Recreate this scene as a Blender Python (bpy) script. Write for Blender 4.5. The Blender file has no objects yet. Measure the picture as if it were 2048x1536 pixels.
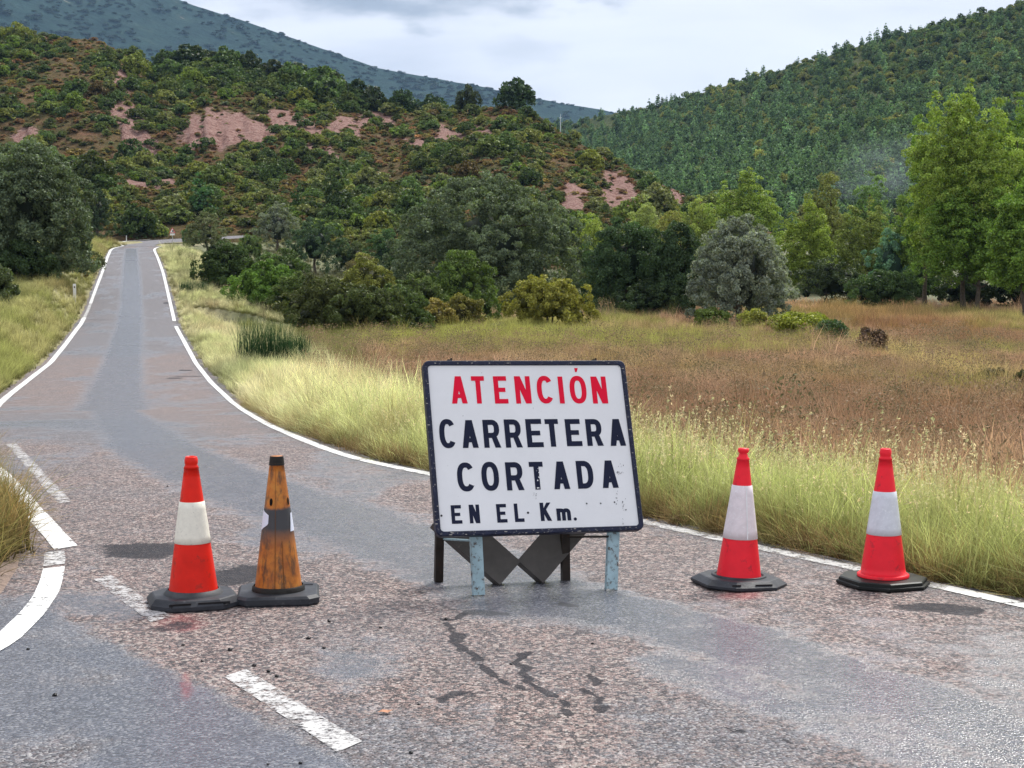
import bpy, math, random
import numpy as np
random.seed(7); RNG = np.random.default_rng(11)
scene = bpy.context.scene
COL = scene.collection

# ------------------------------------------------------------------ camera
F = 1800.0                                   # layout unit scale
TH = math.atan(217/F); CT, ST = math.cos(TH), math.sin(TH)
S = 1.8                                      # metres of real distance per layout unit along the valley
F2 = F*S; TH2 = math.atan(217/F2); CT2, ST2 = math.cos(TH2), math.sin(TH2)
CAMH = 1.7
cam = bpy.data.cameras.new('camera'); camo = bpy.data.objects.new('camera', cam); COL.objects.link(camo)
camo.location = (0, 0, CAMH); camo.rotation_euler = (math.pi/2 - TH2, 0, 0)
cam.sensor_width = 36; cam.lens = 36*F2/2048; cam.clip_start = 0.05; cam.clip_end = 20000
scene.camera = camo

# ------------------------------------------------------------------ light
SUN_EL, SUN_AZ = math.radians(52), math.radians(-35)
world = bpy.data.worlds.new('World'); scene.world = world; world.use_nodes = True
def build_world():
    nt = world.node_tree; nt.nodes.clear(); N = nt.nodes.new; L = nt.links.new
    out = N('ShaderNodeOutputWorld'); bg = N('ShaderNodeBackground'); bg.inputs[1].default_value = 0.1
    L(bg.outputs[0], out.inputs[0])
    sky = N('ShaderNodeTexSky'); sky.sky_type = 'NISHITA'; sky.sun_disc = False
    sky.sun_elevation = SUN_EL; sky.sun_rotation = SUN_AZ; sky.air_density = 1.0
    tc = N('ShaderNodeTexCoord')
    # flatten the direction so that clouds stretch towards the horizon
    sep = N('ShaderNodeSeparateXYZ'); L(tc.outputs['Generated'], sep.inputs[0])
    mz = N('ShaderNodeMath'); mz.operation = 'MAXIMUM'; L(sep.outputs[2], mz.inputs[0]); mz.inputs[1].default_value = 0.0
    az = N('ShaderNodeMath'); az.operation = 'ADD'; L(mz.outputs[0], az.inputs[0]); az.inputs[1].default_value = 0.22
    dx = N('ShaderNodeMath'); dx.operation = 'DIVIDE'; L(sep.outputs[0], dx.inputs[0]); L(az.outputs[0], dx.inputs[1])
    dy = N('ShaderNodeMath'); dy.operation = 'DIVIDE'; L(sep.outputs[1], dy.inputs[0]); L(az.outputs[0], dy.inputs[1])
    cb = N('ShaderNodeCombineXYZ'); L(dx.outputs[0], cb.inputs[0]); L(dy.outputs[0], cb.inputs[1])
    mp = N('ShaderNodeMapping'); mp.inputs['Scale'].default_value = (1.3, 2.2, 1); mp.inputs['Location'].default_value = (1.75, 0.35, 0)
    L(cb.outputs[0], mp.inputs[0])
    n1 = N('ShaderNodeTexNoise'); n1.inputs['Scale'].default_value = 1.1; n1.inputs['Detail'].default_value = 7; n1.inputs['Roughness'].default_value = .52
    n1.inputs['Distortion'].default_value = .35
    L(mp.outputs[0], n1.inputs[0])
    r = N('ShaderNodeValToRGB'); L(n1.outputs[0], r.inputs[0])
    e = r.color_ramp.elements
    e[0].position = .25; e[0].color = (3.1, 3.3, 3.9, 1)
    e[1].position = .65; e[1].color = (4.75, 4.85, 5.25, 1)
    m = r.color_ramp.elements.new(.45); m.color = (4.25, 4.38, 4.85, 1)
    m3 = r.color_ramp.elements.new(.36); m3.color = (3.75, 3.9, 4.45, 1)
    # one heavier grey cloud bank above the valley and a faint wisp under it
    nb = N('ShaderNodeTexNoise'); nb.inputs['Scale'].default_value = 8; nb.inputs['Detail'].default_value = 6; L(cb.outputs[0], nb.inputs[0])
    cur = r.outputs[0]
    for (dxc, dzc, rx, rz, k) in ((-.075, .178, .125, .026, .95), (-.03, .163, .06, .014, .5), (.008, .135, .03, .012, .25), (-.05, .25, .3, .045, .5), (.35, .45, .5, .12, .4), (-.3, .5, .5, .1, .4)):
        def m2(op, a, b):
            q = N('ShaderNodeMath'); q.operation = op
            for i, v in ((0, a), (1, b)):
                if hasattr(v, 'links'): L(v, q.inputs[i])
                else: q.inputs[i].default_value = v
            return q.outputs[0]
        u = m2('MULTIPLY', m2('SUBTRACT', sep.outputs[0], dxc), 1/rx); v = m2('MULTIPLY', m2('SUBTRACT', sep.outputs[2], dzc), 1/rz)
        d = m2('SQRT', m2('ADD', m2('MULTIPLY', u, u), m2('MULTIPLY', v, v)), 0)
        d = m2('ADD', d, m2('MULTIPLY', m2('SUBTRACT', nb.outputs[0], .5), 2.6))
        f = N('ShaderNodeMapRange'); f.interpolation_type = 'SMOOTHSTEP'; L(d, f.inputs[0]); f.inputs[1].default_value = 1.25; f.inputs[2].default_value = .2; f.inputs[3].default_value = 0; f.inputs[4].default_value = k
        fy = m2('MULTIPLY', f.outputs[0], m2('GREATER_THAN', sep.outputs[1], 0))
        mm = N('ShaderNodeMix'); mm.data_type = 'RGBA'; L(fy, mm.inputs[0]); L(cur, mm.inputs[6]); mm.inputs[7].default_value = (1.75, 2.0, 2.5, 1); cur = mm.outputs[2]
    mx = N('ShaderNodeMix'); mx.data_type = 'RGBA'; mx.inputs[0].default_value = .95
    L(sky.outputs[0], mx.inputs[6]); L(cur, mx.inputs[7]); L(mx.outputs[2], bg.inputs[0])
build_world()
sun = bpy.data.lights.new('sun', 'SUN'); suno = bpy.data.objects.new('sun', sun); COL.objects.link(suno)
sun.energy = 2.3; sun.angle = math.radians(20); sun.color = (1, .965, .90)
suno.rotation_euler = (math.pi/2 - SUN_EL, 0, math.radians(150))
scene.view_settings.view_transform = 'Standard'; scene.view_settings.look = 'None'
scene.view_settings.exposure = 1.17; scene.view_settings.gamma = 1
scene.cycles.volume_bounces = 0; scene.cycles.max_bounces = 6; scene.cycles.transparent_max_bounces = 12

# ------------------------------------------------------------------ picture geometry helpers (numbers only)
def K_(py): return (CT2*F2 + ST2*(768-np.asarray(py, float)))/S
def ev(py):                                   # height gained per layout unit of distance for a picture row
    return (-ST2*F2 + CT2*(768-np.asarray(py, float)))/K_(py)
def ray(px, py): return (px-1024)/K_(py), ev(py)
def P(px, py, D):
    a, b = ray(px, py); return np.array([a*D, D, CAMH + b*D])
def proj(X, Y, Z):
    fw = Y*S*CT2 - (Z-CAMH)*ST2; up = Y*S*ST2 + (Z-CAMH)*CT2
    return 1024 + F2*X/fw, 768 - F2*up/fw
def sstep(a, b, x):
    t = np.clip((np.asarray(x, float)-a)/(b-a), 0, 1); return t*t*(3-2*t)
def vnoise(x, y, seed=0):                     # smooth value noise
    x = np.asarray(x, float); y = np.asarray(y, float)
    xi = np.floor(x).astype(np.int64); yi = np.floor(y).astype(np.int64); fx = x-xi; fy = y-yi
    fx = fx*fx*(3-2*fx); fy = fy*fy*(3-2*fy)
    def h(a, b):
        n = (a*374761393 + b*668265263 + seed*1442695041) & 0x7fffffff
        n = ((n ^ (n >> 13))*1274126177) & 0x7fffffff
        return ((n ^ (n >> 16)) & 0xffff)/65535.0
    return (h(xi, yi)*(1-fx)+h(xi+1, yi)*fx)*(1-fy) + (h(xi, yi+1)*(1-fx)+h(xi+1, yi+1)*fx)*fy
def fbm(x, y, o=4, seed=0):
    s = 0; a = .5
    for i in range(o): s = s + a*vnoise(x*2**i, y*2**i, seed+i*17); a *= .5
    return s/(1-.5**o)

# road long profile
_zk = np.array([(0,0),(7.6,0),(9.9,-.1),(12,-.31),(14.5,-.59),(17.5,-.92),(21.3,-1.31),(27,-1.52),(34,-1.63),(41,-1.48),(52,-1.17),(57.5,-.66),
 (62,-.15),(71,.95),(80,1.97),(96.5,3.6),(120,5.43),(130,6.2),(145,7.0),(160,7.6),(400,14)])
_zd = np.linspace(0, 200, 4001); _zz = np.interp(_zd, _zk[:,0], _zk[:,1])
_kk = np.exp(-np.linspace(-2.2, 2.2, 61)**2); _kk /= _kk.sum()
_zz = np.convolve(np.pad(_zz, 30, mode='edge'), _kk, 'valid')
def zr(D): return np.interp(D, _zd, _zz)
_rl = [(2048,1212),(1850,1166),(1650,1125),(1440,1078),(1290,1045),(1060,990),(830,940),(700,908)]
RT = [(0.5, 6.6),(2.0,5.4),(3.3,4.05)] + [(-CAMH/ray(a,b)[1], ray(a,b)[0]*(-CAMH/ray(a,b)[1])) for a, b in _rl]
for a, b, d in [(600,878,9.9),(540,852,12),(510,835,14.5),(485,818,17.5),(465,805,21.3),(422,765,27),(392,725,34),(372,690,41),(350,650,52),(345,625,57.5),
                (340,605,62),(332,570,71),(326,545,80),(315,515,96.5),(305,495,120.)]:
    RT.append((d, ray(a, b)[0]*d))
RT = np.array(RT)
LT = [(0.5,-9),(3.7,-9),(3.9,-3.3),(4.14,-2.55),(4.44,-2.5),(4.79,-2.56),(5.2,-2.7),(5.52,-2.86),(5.62,-2.9),(8.07,-4.85),(9.9,-6.0),(12,-7.1),(14.5,-8.4),(17.5,-10.1)]
for a, b, d in [(0,805,21.3),(50,765,27),(100,725,34),(130,690,41),(160,650,52),(175,625,57.5),(182,605,62),(195,570,71),(205,545,80),(215,515,96.5),(224,495,120.)]:
    LT.append((d, ray(a, b)[0]*d))
LT = np.array(LT)
def _smooth_tab(T, lo):
    d = np.concatenate([np.linspace(.5, 12, 400), np.linspace(12.05, 125, 1500)]); x = np.interp(d, T[:,0], T[:,1])
    out = x.copy()
    for i in np.where(d > lo)[0]:
        w = np.exp(-((d-d[i])/(.06*d[i]))**2)*np.gradient(d); out[i] = (x*w).sum()/w.sum()
    return d, out
_rd, _rx = _smooth_tab(RT, 2.2); _ld, _lx = _smooth_tab(LT, 9)
def XR(D): return np.interp(D, _rd, _rx)      # painted edge line, right side
def XL(D): return np.interp(D, _ld, _lx)      # left side
BEND_L = [(232,488,127),(250,484,133),(300,480.5,139),(360,477,143),(420,474,146),(500,470,150)]
BEND_R = [(307,491,125),(312,489,129),(325,487,133),(365,484,137),(425,480,140),(505,475,143)]
BL3 = np.array([P(*q) for q in BEND_L]); BR3 = np.array([P(*q) for q in BEND_R])

_fk = np.array([(0,-.5),(9,-.55),(12,-.8),(20,-1.35),(30,-1.7),(45,-1.92),(60,-1.92),(75,-1.75),(100,-1.1),(125,1.2),(150,4.5),(170,6)])
_bk = np.array([(0,0),(8,.05),(14,.15),(20,.35),(35,.9),(50,1.35),(70,1.5),(100,1.2),(125,.5),(150,0)])
def ground_z(X, Y):
    X = np.asarray(X, float); Y = np.asarray(Y, float); D = np.clip(Y, .6, 170)
    road = zr(D); field = np.interp(D, _fk[:,0], _fk[:,1])
    dR = (X-XR(D))*.85; dL = (XL(D)-X)*.9
    wf = sstep(.5, 3.6, dR)*(1-.0*D) * sstep(170, 120, D)
    wf = np.where(D > 60, sstep(1., 9+(D-60)*.15, dR)*sstep(150, 115, D), wf)
    z = road*(1-wf)+field*wf
    bank = np.interp(D, _bk[:,0], _bk[:,1])
    z = z + bank*sstep(.3, 2.2, dL)*(1+.25*sstep(2, 14, dL))
    off = sstep(.4, 2.5, np.maximum(dR, dL))
    z = z + off*(fbm(X*.35, Y*.35, 4, 3)-.5)*.35*sstep(6, 20, D) + off*(fbm(X*1.7, Y*1.7, 3, 5)-.5)*.1
    z = np.where(Y > 121, z*1.0, z)
    z = z + .055*sstep(.0, .28, dL)*(Y < 10.2)*(Y > 3.6)
    return z - .035*(1-off)

# mid hill (scrubby slope) ------------------------------------------
S1 = np.array([(-900,-150),(-400,-30),(0,62),(200,82),(300,135),(420,132),(560,165),(700,205),(760,222),(900,222),(1030,212),(1080,240),(1140,275),(1200,310),(1300,358),(1400,405),(1500,450),(1650,500),(1800,530),(2400,560)])
B1 = np.array([(-900,480),(0,474),(300,474),(500,474),(750,500),(1000,530),(1400,545),(1800,560),(2400,570)])
def hpx(X, D, y): return 1024 + (X/D)*K_(y)
H1A = np.array([(-900,150),(500,150),(900,128),(2400,120)])
H1B = np.array([(-900,330),(0,300),(600,275),(1000,250),(1400,200),(2400,170)])
def hill1_py(px, p):
    s = np.interp(px, S1[:,0], S1[:,1]); b = np.interp(px, B1[:,0], B1[:,1])
    q = np.interp(p, [0,.16,.46,.56,.75,1], [0,.24,.42,.62,.82,1.])      # a steeper bare scarp half way up
    q2 = p
    w = sstep(1150, 950, px)
    q = q*w + q2*(1-w)
    return b + (s-b)*q
def hill1_pt(px, p):                          # px across, p 0..1 up the slope
    px = np.asarray(px, float); p = np.asarray(p, float)
    a = np.interp(px, H1A[:,0], H1A[:,1]); b = np.interp(px, H1B[:,0], H1B[:,1])
    D = a+(b-a)*p
    py = hill1_py(px, p)
    amp = 9*np.sin(np.pi*np.clip(p, 0, 1))
    py = py + amp*(fbm(px*.012+3, p*5, 3, 9)-.5)*2
    k = K_(py)
    return np.stack([(px-1024)/k*D, D, CAMH+ev(py)*D], -1), py
# forested hill right ---------------------------------------------
S2 = np.array([(-200,420),(700,330),(1000,285),(1130,252),(1200,232),(1300,218),(1450,172),(1600,130),(1750,82),(1900,42),(2048,8),(2400,-70),(3000,-200)])
def hill2_pt(px, p):
    px = np.asarray(px, float); p = np.asarray(p, float)
    D = 230 + (np.interp(px, [700,1130,1500,2048,3000],[900,760,620,560,500])-230)*p
    s = np.interp(px, S2[:,0], S2[:,1]); b = 535
    q = np.interp(p, [0,.25,.4,1],[0,.42,.5,1])
    py = b+(s-b)*q + 16*np.sin(np.pi*np.clip(p,0,1))*(fbm(px*.006+7, p*4+2, 3, 21)-.5)*2
    k = K_(py)
    return np.stack([(px-1024)/k*D, D, CAMH+ev(py)*D], -1), py
S3 = np.array([(-1600,-420),(-600,-330),(0,-150),(370,4),(500,46),(650,100),(760,138),(880,158),(1000,181),(1100,203),(1165,214),(1300,236),(1700,330),(2600,480)])
def mtn_pt(px, p):
    px = np.asarray(px, float); p = np.asarray(p, float)
    D = 1250+1350*p + 120*(fbm(px*.004, p*3, 3, 2)-.5)
    s = np.interp(px, S3[:,0], S3[:,1]); b = 540
    py = b+(s-b)*p**.9 + 14*np.sin(np.pi*np.clip(p,0,1))*(fbm(px*.009, p*7, 4, 31)-.5)*2 + 3*p*(fbm(px*.03, p*2, 3, 8)-.5)
    k = K_(py)
    return np.stack([(px-1024)/k*D, D, CAMH+ev(py)*D], -1), py

# ------------------------------------------------------------------ materials
def nmat(name):
    m = bpy.data.materials.new(name); m.use_nodes = True; nt = m.node_tree; nt.nodes.clear()
    out = nt.nodes.new('ShaderNodeOutputMaterial')
    return m, nt, nt.nodes.new, nt.links.new, out
def ramp(N, L, src, stops):
    r = N('ShaderNodeValToRGB'); L(src, r.inputs[0]); e = r.color_ramp.elements
    e[0].position, e[0].color = stops[0][0], (*stops[0][1], 1)
    e[1].position, e[1].color = stops[-1][0], (*stops[-1][1], 1)
    for p, c in stops[1:-1]: e.new(p).color = (*c, 1)
    return r.outputs[0]
def noise(N, L, vec, scale, detail=4, rough=.55, dist=0):
    n = N('ShaderNodeTexNoise'); n.inputs['Scale'].default_value = scale; n.inputs['Detail'].default_value = detail
    n.inputs['Roughness'].default_value = rough; n.inputs['Distortion'].default_value = dist
    if vec is not None: L(vec, n.inputs['Vector'])
    return n
def mixc(N, L, fac, a, b, mode='MIX'):
    m = N('ShaderNodeMix'); m.data_type = 'RGBA'; m.blend_type = mode
    for i, v in ((0, fac), (6, a), (7, b)):
        if hasattr(v, 'links'): L(v, m.inputs[i])
        else: m.inputs[i].default_value = v if i == 0 else (*v, 1)
    return m.outputs[2]
def mth(N, L, op, a, b=None, clamp=False):
    m = N('ShaderNodeMath'); m.operation = op; m.use_clamp = clamp
    for i, v in ((0, a), (1, b)):
        if v is None: continue
        if hasattr(v, 'links'): L(v, m.inputs[i])
        else: m.inputs[i].default_value = v
    return m.outputs[0]
def bump(N, L, h, s, d=.01):
    b = N('ShaderNodeBump'); b.inputs['Strength'].default_value = s; b.inputs['Distance'].default_value = d; L(h, b.inputs['Height']); return b.outputs[0]
def attr(N, name, typ='GEOMETRY'):
    a = N('ShaderNodeAttribute'); a.attribute_name = name; a.attribute_type = typ; return a

def simple(name, col, rough=.6, nscale=8, var=.25, bmp=.0, metal=0, dirt=None, dirtamt=.5, spec=.2):
    m, nt, N, L, out = nmat(name); p = N('ShaderNodeBsdfPrincipled'); L(p.outputs[0], out.inputs[0])
    tc = N('ShaderNodeTexCoord'); n = noise(N, L, tc.outputs['Object'], nscale, 6, .6)
    lo = tuple(c*(1-var) for c in col); hi = tuple(min(1, c*(1+var)) for c in col)
    c = ramp(N, L, n.outputs[0], [(.3, lo), (.7, hi)])
    if dirt:
        n2 = noise(N, L, tc.outputs['Object'], nscale*2.3, 8, .7)
        f = ramp(N, L, n2.outputs[0], [(.5+.1*(1-dirtamt), (0,0,0)), (.62+.1*(1-dirtamt), (1,1,1))])
        c = mixc(N, L, f, c, dirt)
    L(c, p.inputs['Base Color']); p.inputs['Roughness'].default_value = rough; p.inputs['Metallic'].default_value = metal
    p.inputs['Specular IOR Level'].default_value = spec
    if bmp: L(bump(N, L, n.outputs[0], bmp, .01), p.inputs['Normal'])
    return m

def foliage_mat():
    m, nt, N, L, out = nmat('foliage')
    t = attr(N, 'tint', 'INSTANCER'); r = attr(N, 'rnd')
    sep = N('ShaderNodeSeparateXYZ'); L(r.outputs['Vector'], sep.inputs[0])
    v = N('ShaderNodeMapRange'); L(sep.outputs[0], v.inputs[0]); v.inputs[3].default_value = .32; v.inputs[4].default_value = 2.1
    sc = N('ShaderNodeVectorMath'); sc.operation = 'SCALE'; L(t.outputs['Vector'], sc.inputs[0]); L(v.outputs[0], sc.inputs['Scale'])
    warm = mixc(N, L, mth(N, L, 'MULTIPLY', sep.outputs[1], .45), sc.outputs[0], (1.5, 1.2, .6), 'MULTIPLY')
    d = N('ShaderNodeBsdfPrincipled'); L(warm, d.inputs['Base Color']); d.inputs['Roughness'].default_value = .55
    d.inputs['Specular IOR Level'].default_value = .14
    tr = N('ShaderNodeBsdfTranslucent'); tcol = mixc(N, L, 1.0, warm, (1.2, 1.35, .5), 'MULTIPLY'); L(tcol, tr.inputs[0])
    ms = N('ShaderNodeMixShader'); ms.inputs[0].default_value = .22; L(d.outputs[0], ms.inputs[1]); L(tr.outputs[0], ms.inputs[2]); L(ms.outputs[0], out.inputs[0])
    return m
def grass_mat():
    m, nt, N, L, out = nmat('grass_blades')
    t = attr(N, 'tint', 'INSTANCER'); b = attr(N, 'tint2', 'INSTANCER'); r = attr(N, 'rnd')
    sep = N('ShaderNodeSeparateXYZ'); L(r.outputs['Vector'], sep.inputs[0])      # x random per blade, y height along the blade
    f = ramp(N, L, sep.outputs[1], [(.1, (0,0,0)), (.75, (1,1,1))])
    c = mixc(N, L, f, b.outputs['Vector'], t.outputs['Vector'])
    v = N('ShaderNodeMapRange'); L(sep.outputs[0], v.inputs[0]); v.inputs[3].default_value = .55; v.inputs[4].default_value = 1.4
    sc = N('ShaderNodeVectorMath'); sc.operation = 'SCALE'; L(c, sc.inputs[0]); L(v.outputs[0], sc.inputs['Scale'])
    d = N('ShaderNodeBsdfPrincipled'); L(sc.outputs[0], d.inputs['Base Color']); d.inputs['Roughness'].default_value = .6; d.inputs['Specular IOR Level'].default_value = .12
    tr = N('ShaderNodeBsdfTranslucent'); L(sc.outputs[0], tr.inputs[0])
    ms = N('ShaderNodeMixShader'); ms.inputs[0].default_value = .3; L(d.outputs[0], ms.inputs[1]); L(tr.outputs[0], ms.inputs[2]); L(ms.outputs[0], out.inputs[0])
    return m
def asphalt_mat():
    m, nt, N, L, out = nmat('chip_seal_asphalt'); p = N('ShaderNodeBsdfPrincipled'); L(p.outputs[0], out.inputs[0])
    tc = N('ShaderNodeTexCoord'); O = tc.outputs['Object']
    wet = attr(N, 'wet').outputs['Fac']; dark = attr(N, 'dark').outputs['Fac']; red = attr(N, 'red').outputs['Fac']; grey = attr(N, 'grey').outputs['Fac']
    big = noise(N, L, O, .9, 6, .6); med = noise(N, L, O, 1.9, 7, .7, 1.2); mid = noise(N, L, O, 5, 6, .65); fine = noise(N, L, O, 60, 4, .7)
    vo = N('ShaderNodeTexVoronoi'); vo.inputs['Scale'].default_value = 98; L(O, vo.inputs['Vector'])
    vs = N('ShaderNodeSeparateColor'); L(vo.outputs['Color'], vs.inputs[0])
    vo2 = N('ShaderNodeTexVoronoi'); vo2.inputs['Scale'].default_value = 48; L(O, vo2.inputs['Vector'])
    vs2 = N('ShaderNodeSeparateColor'); L(vo2.outputs['Color'], vs2.inputs[0])
    chip = ramp(N, L, vs.outputs[0], [(0, (.022,.021,.022)), (.26, (.06,.05,.049)), (.48, (.205,.138,.122)), (.75, (.32,.225,.20)), (.92, (.39,.31,.28)), (1, (.55,.5,.46))])
    chip = mixc(N, L, mth(N, L, 'MULTIPLY', mth(N, L, 'GREATER_THAN', vs2.outputs[0], .7), .75), chip, (.03,.028,.032))
    chip = mixc(N, L, mth(N, L, 'MULTIPLY', mth(N, L, 'GREATER_THAN', vs2.outputs[1], .9), .5), chip, (.5,.43,.38))
    gchip = ramp(N, L, vs.outputs[1], [(0, (.025,.027,.032)), (.45, (.09,.094,.108)), (.8, (.185,.19,.212)), (1, (.38,.38,.38))])
    # smear masks with noise so that edges are ragged
    def rag(a, amt, lo=.35, hi=.65):
        s = mth(N, L, 'ADD', a, mth(N, L, 'MULTIPLY', mth(N, L, 'SUBTRACT', mid.outputs[0], .5), amt))
        s = mth(N, L, 'ADD', s, mth(N, L, 'MULTIPLY', mth(N, L, 'SUBTRACT', fine.outputs[0], .5), amt*.5)); s = mth(N, L, 'ADD', s, mth(N, L, 'MULTIPLY', mth(N, L, 'SUBTRACT', med.outputs[0], .5), amt*.9))
        mr = N('ShaderNodeMapRange'); mr.interpolation_type = 'SMOOTHSTEP'; L(s, mr.inputs[0]); mr.inputs[1].default_value = lo; mr.inputs[2].default_value = hi
        return mr.outputs[0]
    wetm = rag(wet, 1.5, .1, .95); darkm = rag(dark, 1.3, .32, .6); redm = rag(red, .9, .3, .9); greym = rag(grey, 1.3, .15, .85)
    bl = ramp(N, L, big.outputs[0], [(.3, (0,0,0)), (.7, (1,1,1))])
    c = mixc(N, L, mth(N, L, 'MULTIPLY', bl, .45), chip, gchip)
    c = mixc(N, L, mth(N, L, 'MULTIPLY', greym, .72), c, gchip)
    wetc = mixc(N, L, .6, gchip, (.085,.098,.13))
    c = mixc(N, L, mth(N, L, 'MULTIPLY', wetm, .72), c, wetc)
    c = mixc(N, L, mth(N, L, 'MULTIPLY', redm, .5), c, (.3,.05,.05))
    c = mixc(N, L, mth(N, L, 'MULTIPLY', darkm, mth(N, L, 'ADD', .68, mth(N, L, 'MULTIPLY', fine.outputs[0], .4))), c, (.018,.019,.025))
    vv = N('ShaderNodeMapRange'); L(mid.outputs[0], vv.inputs[0]); vv.inputs[1].default_value = .25; vv.inputs[2].default_value = .75; vv.inputs[3].default_value = .8; vv.inputs[4].default_value = 1.2
    sc = N('ShaderNodeVectorMath'); sc.operation = 'SCALE'; L(c, sc.inputs[0]); L(vv.outputs[0], sc.inputs['Scale'])
    L(sc.outputs[0], p.inputs['Base Color'])
    ro = mth(N, L, 'SUBTRACT', .60, mth(N, L, 'MULTIPLY', wetm, .38)); ro = mth(N, L, 'ADD', ro, mth(N, L, 'MULTIPLY', darkm, .15))
    L(ro, p.inputs['Roughness']); L(mth(N, L, 'ADD', .16, mth(N, L, 'MULTIPLY', wetm, .42)), p.inputs['Specular IOR Level'])
    h = mth(N, L, 'MULTIPLY', vo.outputs['Distance'], mth(N, L, 'SUBTRACT', 1.0, mth(N, L, 'MULTIPLY', wetm, .55)))
    b1 = N('ShaderNodeBump'); b1.invert = True; b1.inputs['Strength'].default_value = .75; b1.inputs['Distance'].default_value = .009; L(h, b1.inputs['Height'])
    L(b1.outputs[0], p.inputs['Normal'])
    return m
def paint_mat(name, col, wear=.5, chips=True):
    m, nt, N, L, out = nmat(name); p = N('ShaderNodeBsdfPrincipled')
    tc = N('ShaderNodeTexCoord'); O = tc.outputs['Object']
    n = noise(N, L, O, 3.5, 7, .7); n2 = noise(N, L, O, 70, 3, .6); n3 = noise(N, L, O, 14, 4, .6)
    c = ramp(N, L, n.outputs[0], [(.3, tuple(x*.75 for x in col)), (.65, col)])
    L(c, p.inputs['Base Color']); p.inputs['Roughness'].default_value = .5
    L(bump(N, L, n2.outputs[0], .5, .004), p.inputs['Normal'])
    tr = N('ShaderNodeBsdfTransparent'); ms = N('ShaderNodeMixShader')
    s = mth(N, L, 'ADD', mth(N, L, 'MULTIPLY', n2.outputs[0], .5), mth(N, L, 'MULTIPLY', n3.outputs[0], .5))
    s = mth(N, L, 'ADD', s, mth(N, L, 'MULTIPLY', mth(N, L, 'SUBTRACT', n.outputs[0], .5), .5))
    ed = attr(N, 'edge').outputs['Fac']                       # 1 in the middle of the stripe, 0 on its border
    s = mth(N, L, 'ADD', s, mth(N, L, 'MULTIPLY', mth(N, L, 'SUBTRACT', 1.0, ed), .06))
    mr = N('ShaderNodeMapRange'); L(s, mr.inputs[0]); sf = .03 if wear < .4 else .08; mr.inputs[1].default_value = 1-wear-sf; mr.inputs[2].default_value = 1-wear+sf
    L(mr.outputs[0], ms.inputs[0]); L(p.outputs[0], ms.inputs[1]); L(tr.outputs[0], ms.inputs[2]); L(ms.outputs[0], out.inputs[0])
    return m
def ground_mat():
    m, nt, N, L, out = nmat('verge_and_field_soil'); p = N('ShaderNodeBsdfPrincipled'); L(p.outputs[0], out.inputs[0])
    tc = N('ShaderNodeTexCoord'); O = tc.outputs['Object']
    c0 = attr(N, 'gcol').outputs['Color']
    n = noise(N, L, O, 2.2, 8, .7); n2 = noise(N, L, O, 22, 5, .7)
    k = ramp(N, L, n.outputs[0], [(.3, (.55,.55,.55)), (.7, (1.35,1.3,1.25))]); k2 = ramp(N, L, n2.outputs[0], [(.3, (.6,.6,.6)), (.7, (1.4,1.4,1.4))])
    c = mixc(N, L, 1.0, mixc(N, L, 1.0, c0, k, 'MULTIPLY'), k2, 'MULTIPLY'); L(c, p.inputs['Base Color']); p.inputs['Roughness'].default_value = .85
    L(bump(N, L, mth(N, L, 'ADD', n.outputs[0], n2.outputs[0]), .8, .05), p.inputs['Normal'])
    return m
def hill_mat(name, stops, s1, s2, bdist, bstr=.8, bare=None):
    m, nt, N, L, out = nmat(name); p = N('ShaderNodeBsdfPrincipled'); L(p.outputs[0], out.inputs[0])
    tc = N('ShaderNodeTexCoord'); O = tc.outputs['Object']
    n = noise(N, L, O, s1, 8, .65, .6); n2 = noise(N, L, O, s2, 8, .7)
    c = ramp(N, L, n.outputs[0], stops); k = ramp(N, L, n2.outputs[0], [(.3, (.5,.5,.5)), (.7, (1.5,1.5,1.45))])
    c = mixc(N, L, 1.0, c, k, 'MULTIPLY'); h = mth(N, L, 'ADD', n.outputs[0], n2.outputs[0])
    if bare:
        a = attr(N, 'bare').outputs['Fac']
        mp = N('ShaderNodeMapping'); mp.inputs['Scale'].default_value = (1, 1, .18); L(O, mp.inputs[0])
        g = noise(N, L, mp.outputs[0], .8, 8, .7, .8); g2 = noise(N, L, O, 1.3, 6, .7)
        bc = ramp(N, L, g.outputs[0], bare); bc = mixc(N, L, 1.0, bc, ramp(N, L, g2.outputs[0], [(.3, (.65,.62,.6)), (.7, (1.25,1.25,1.25))]), 'MULTIPLY')
        s = mth(N, L, 'ADD', a, mth(N, L, 'MULTIPLY', mth(N, L, 'SUBTRACT', n2.outputs[0], .5), .9))
        mr = N('ShaderNodeMapRange'); L(s, mr.inputs[0]); mr.inputs[1].default_value = .38; mr.inputs[2].default_value = .58
        c = mixc(N, L, mr.outputs[0], c, bc); h = mth(N, L, 'ADD', h, mth(N, L, 'MULTIPLY', g.outputs[0], 1.5))
    L(c, p.inputs['Base Color']); p.inputs['Roughness'].default_value = .95; p.inputs['Specular IOR Level'].default_value = .05
    L(bump(N, L, h, bstr, bdist), p.inputs['Normal'])
    return m
FOL = foliage_mat(); GRS = grass_mat(); ASP = asphalt_mat(); GND = ground_mat()
BARK = simple('bark', (.1,.08,.062), .9, 5, .4, .8)
WHITE_LINE = paint_mat('white_road_paint', (.78,.78,.76), .375)
WORN_LINE = paint_mat('worn_road_paint', (.60,.59,.58), .45)
FAINT_LINE = paint_mat('faint_road_paint', (.55,.53,.52), .49)
RED_PL = simple('red_cone_plastic', (.74,.018,.008), .42, 6, .15, 0, 0, (.30,.03,.02), .35)
FRED_PL = simple('fluorescent_red_cone_plastic', (.9,.022,.04), .42, 6, .1, 0, 0, (.42,.03,.04), .3)
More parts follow.
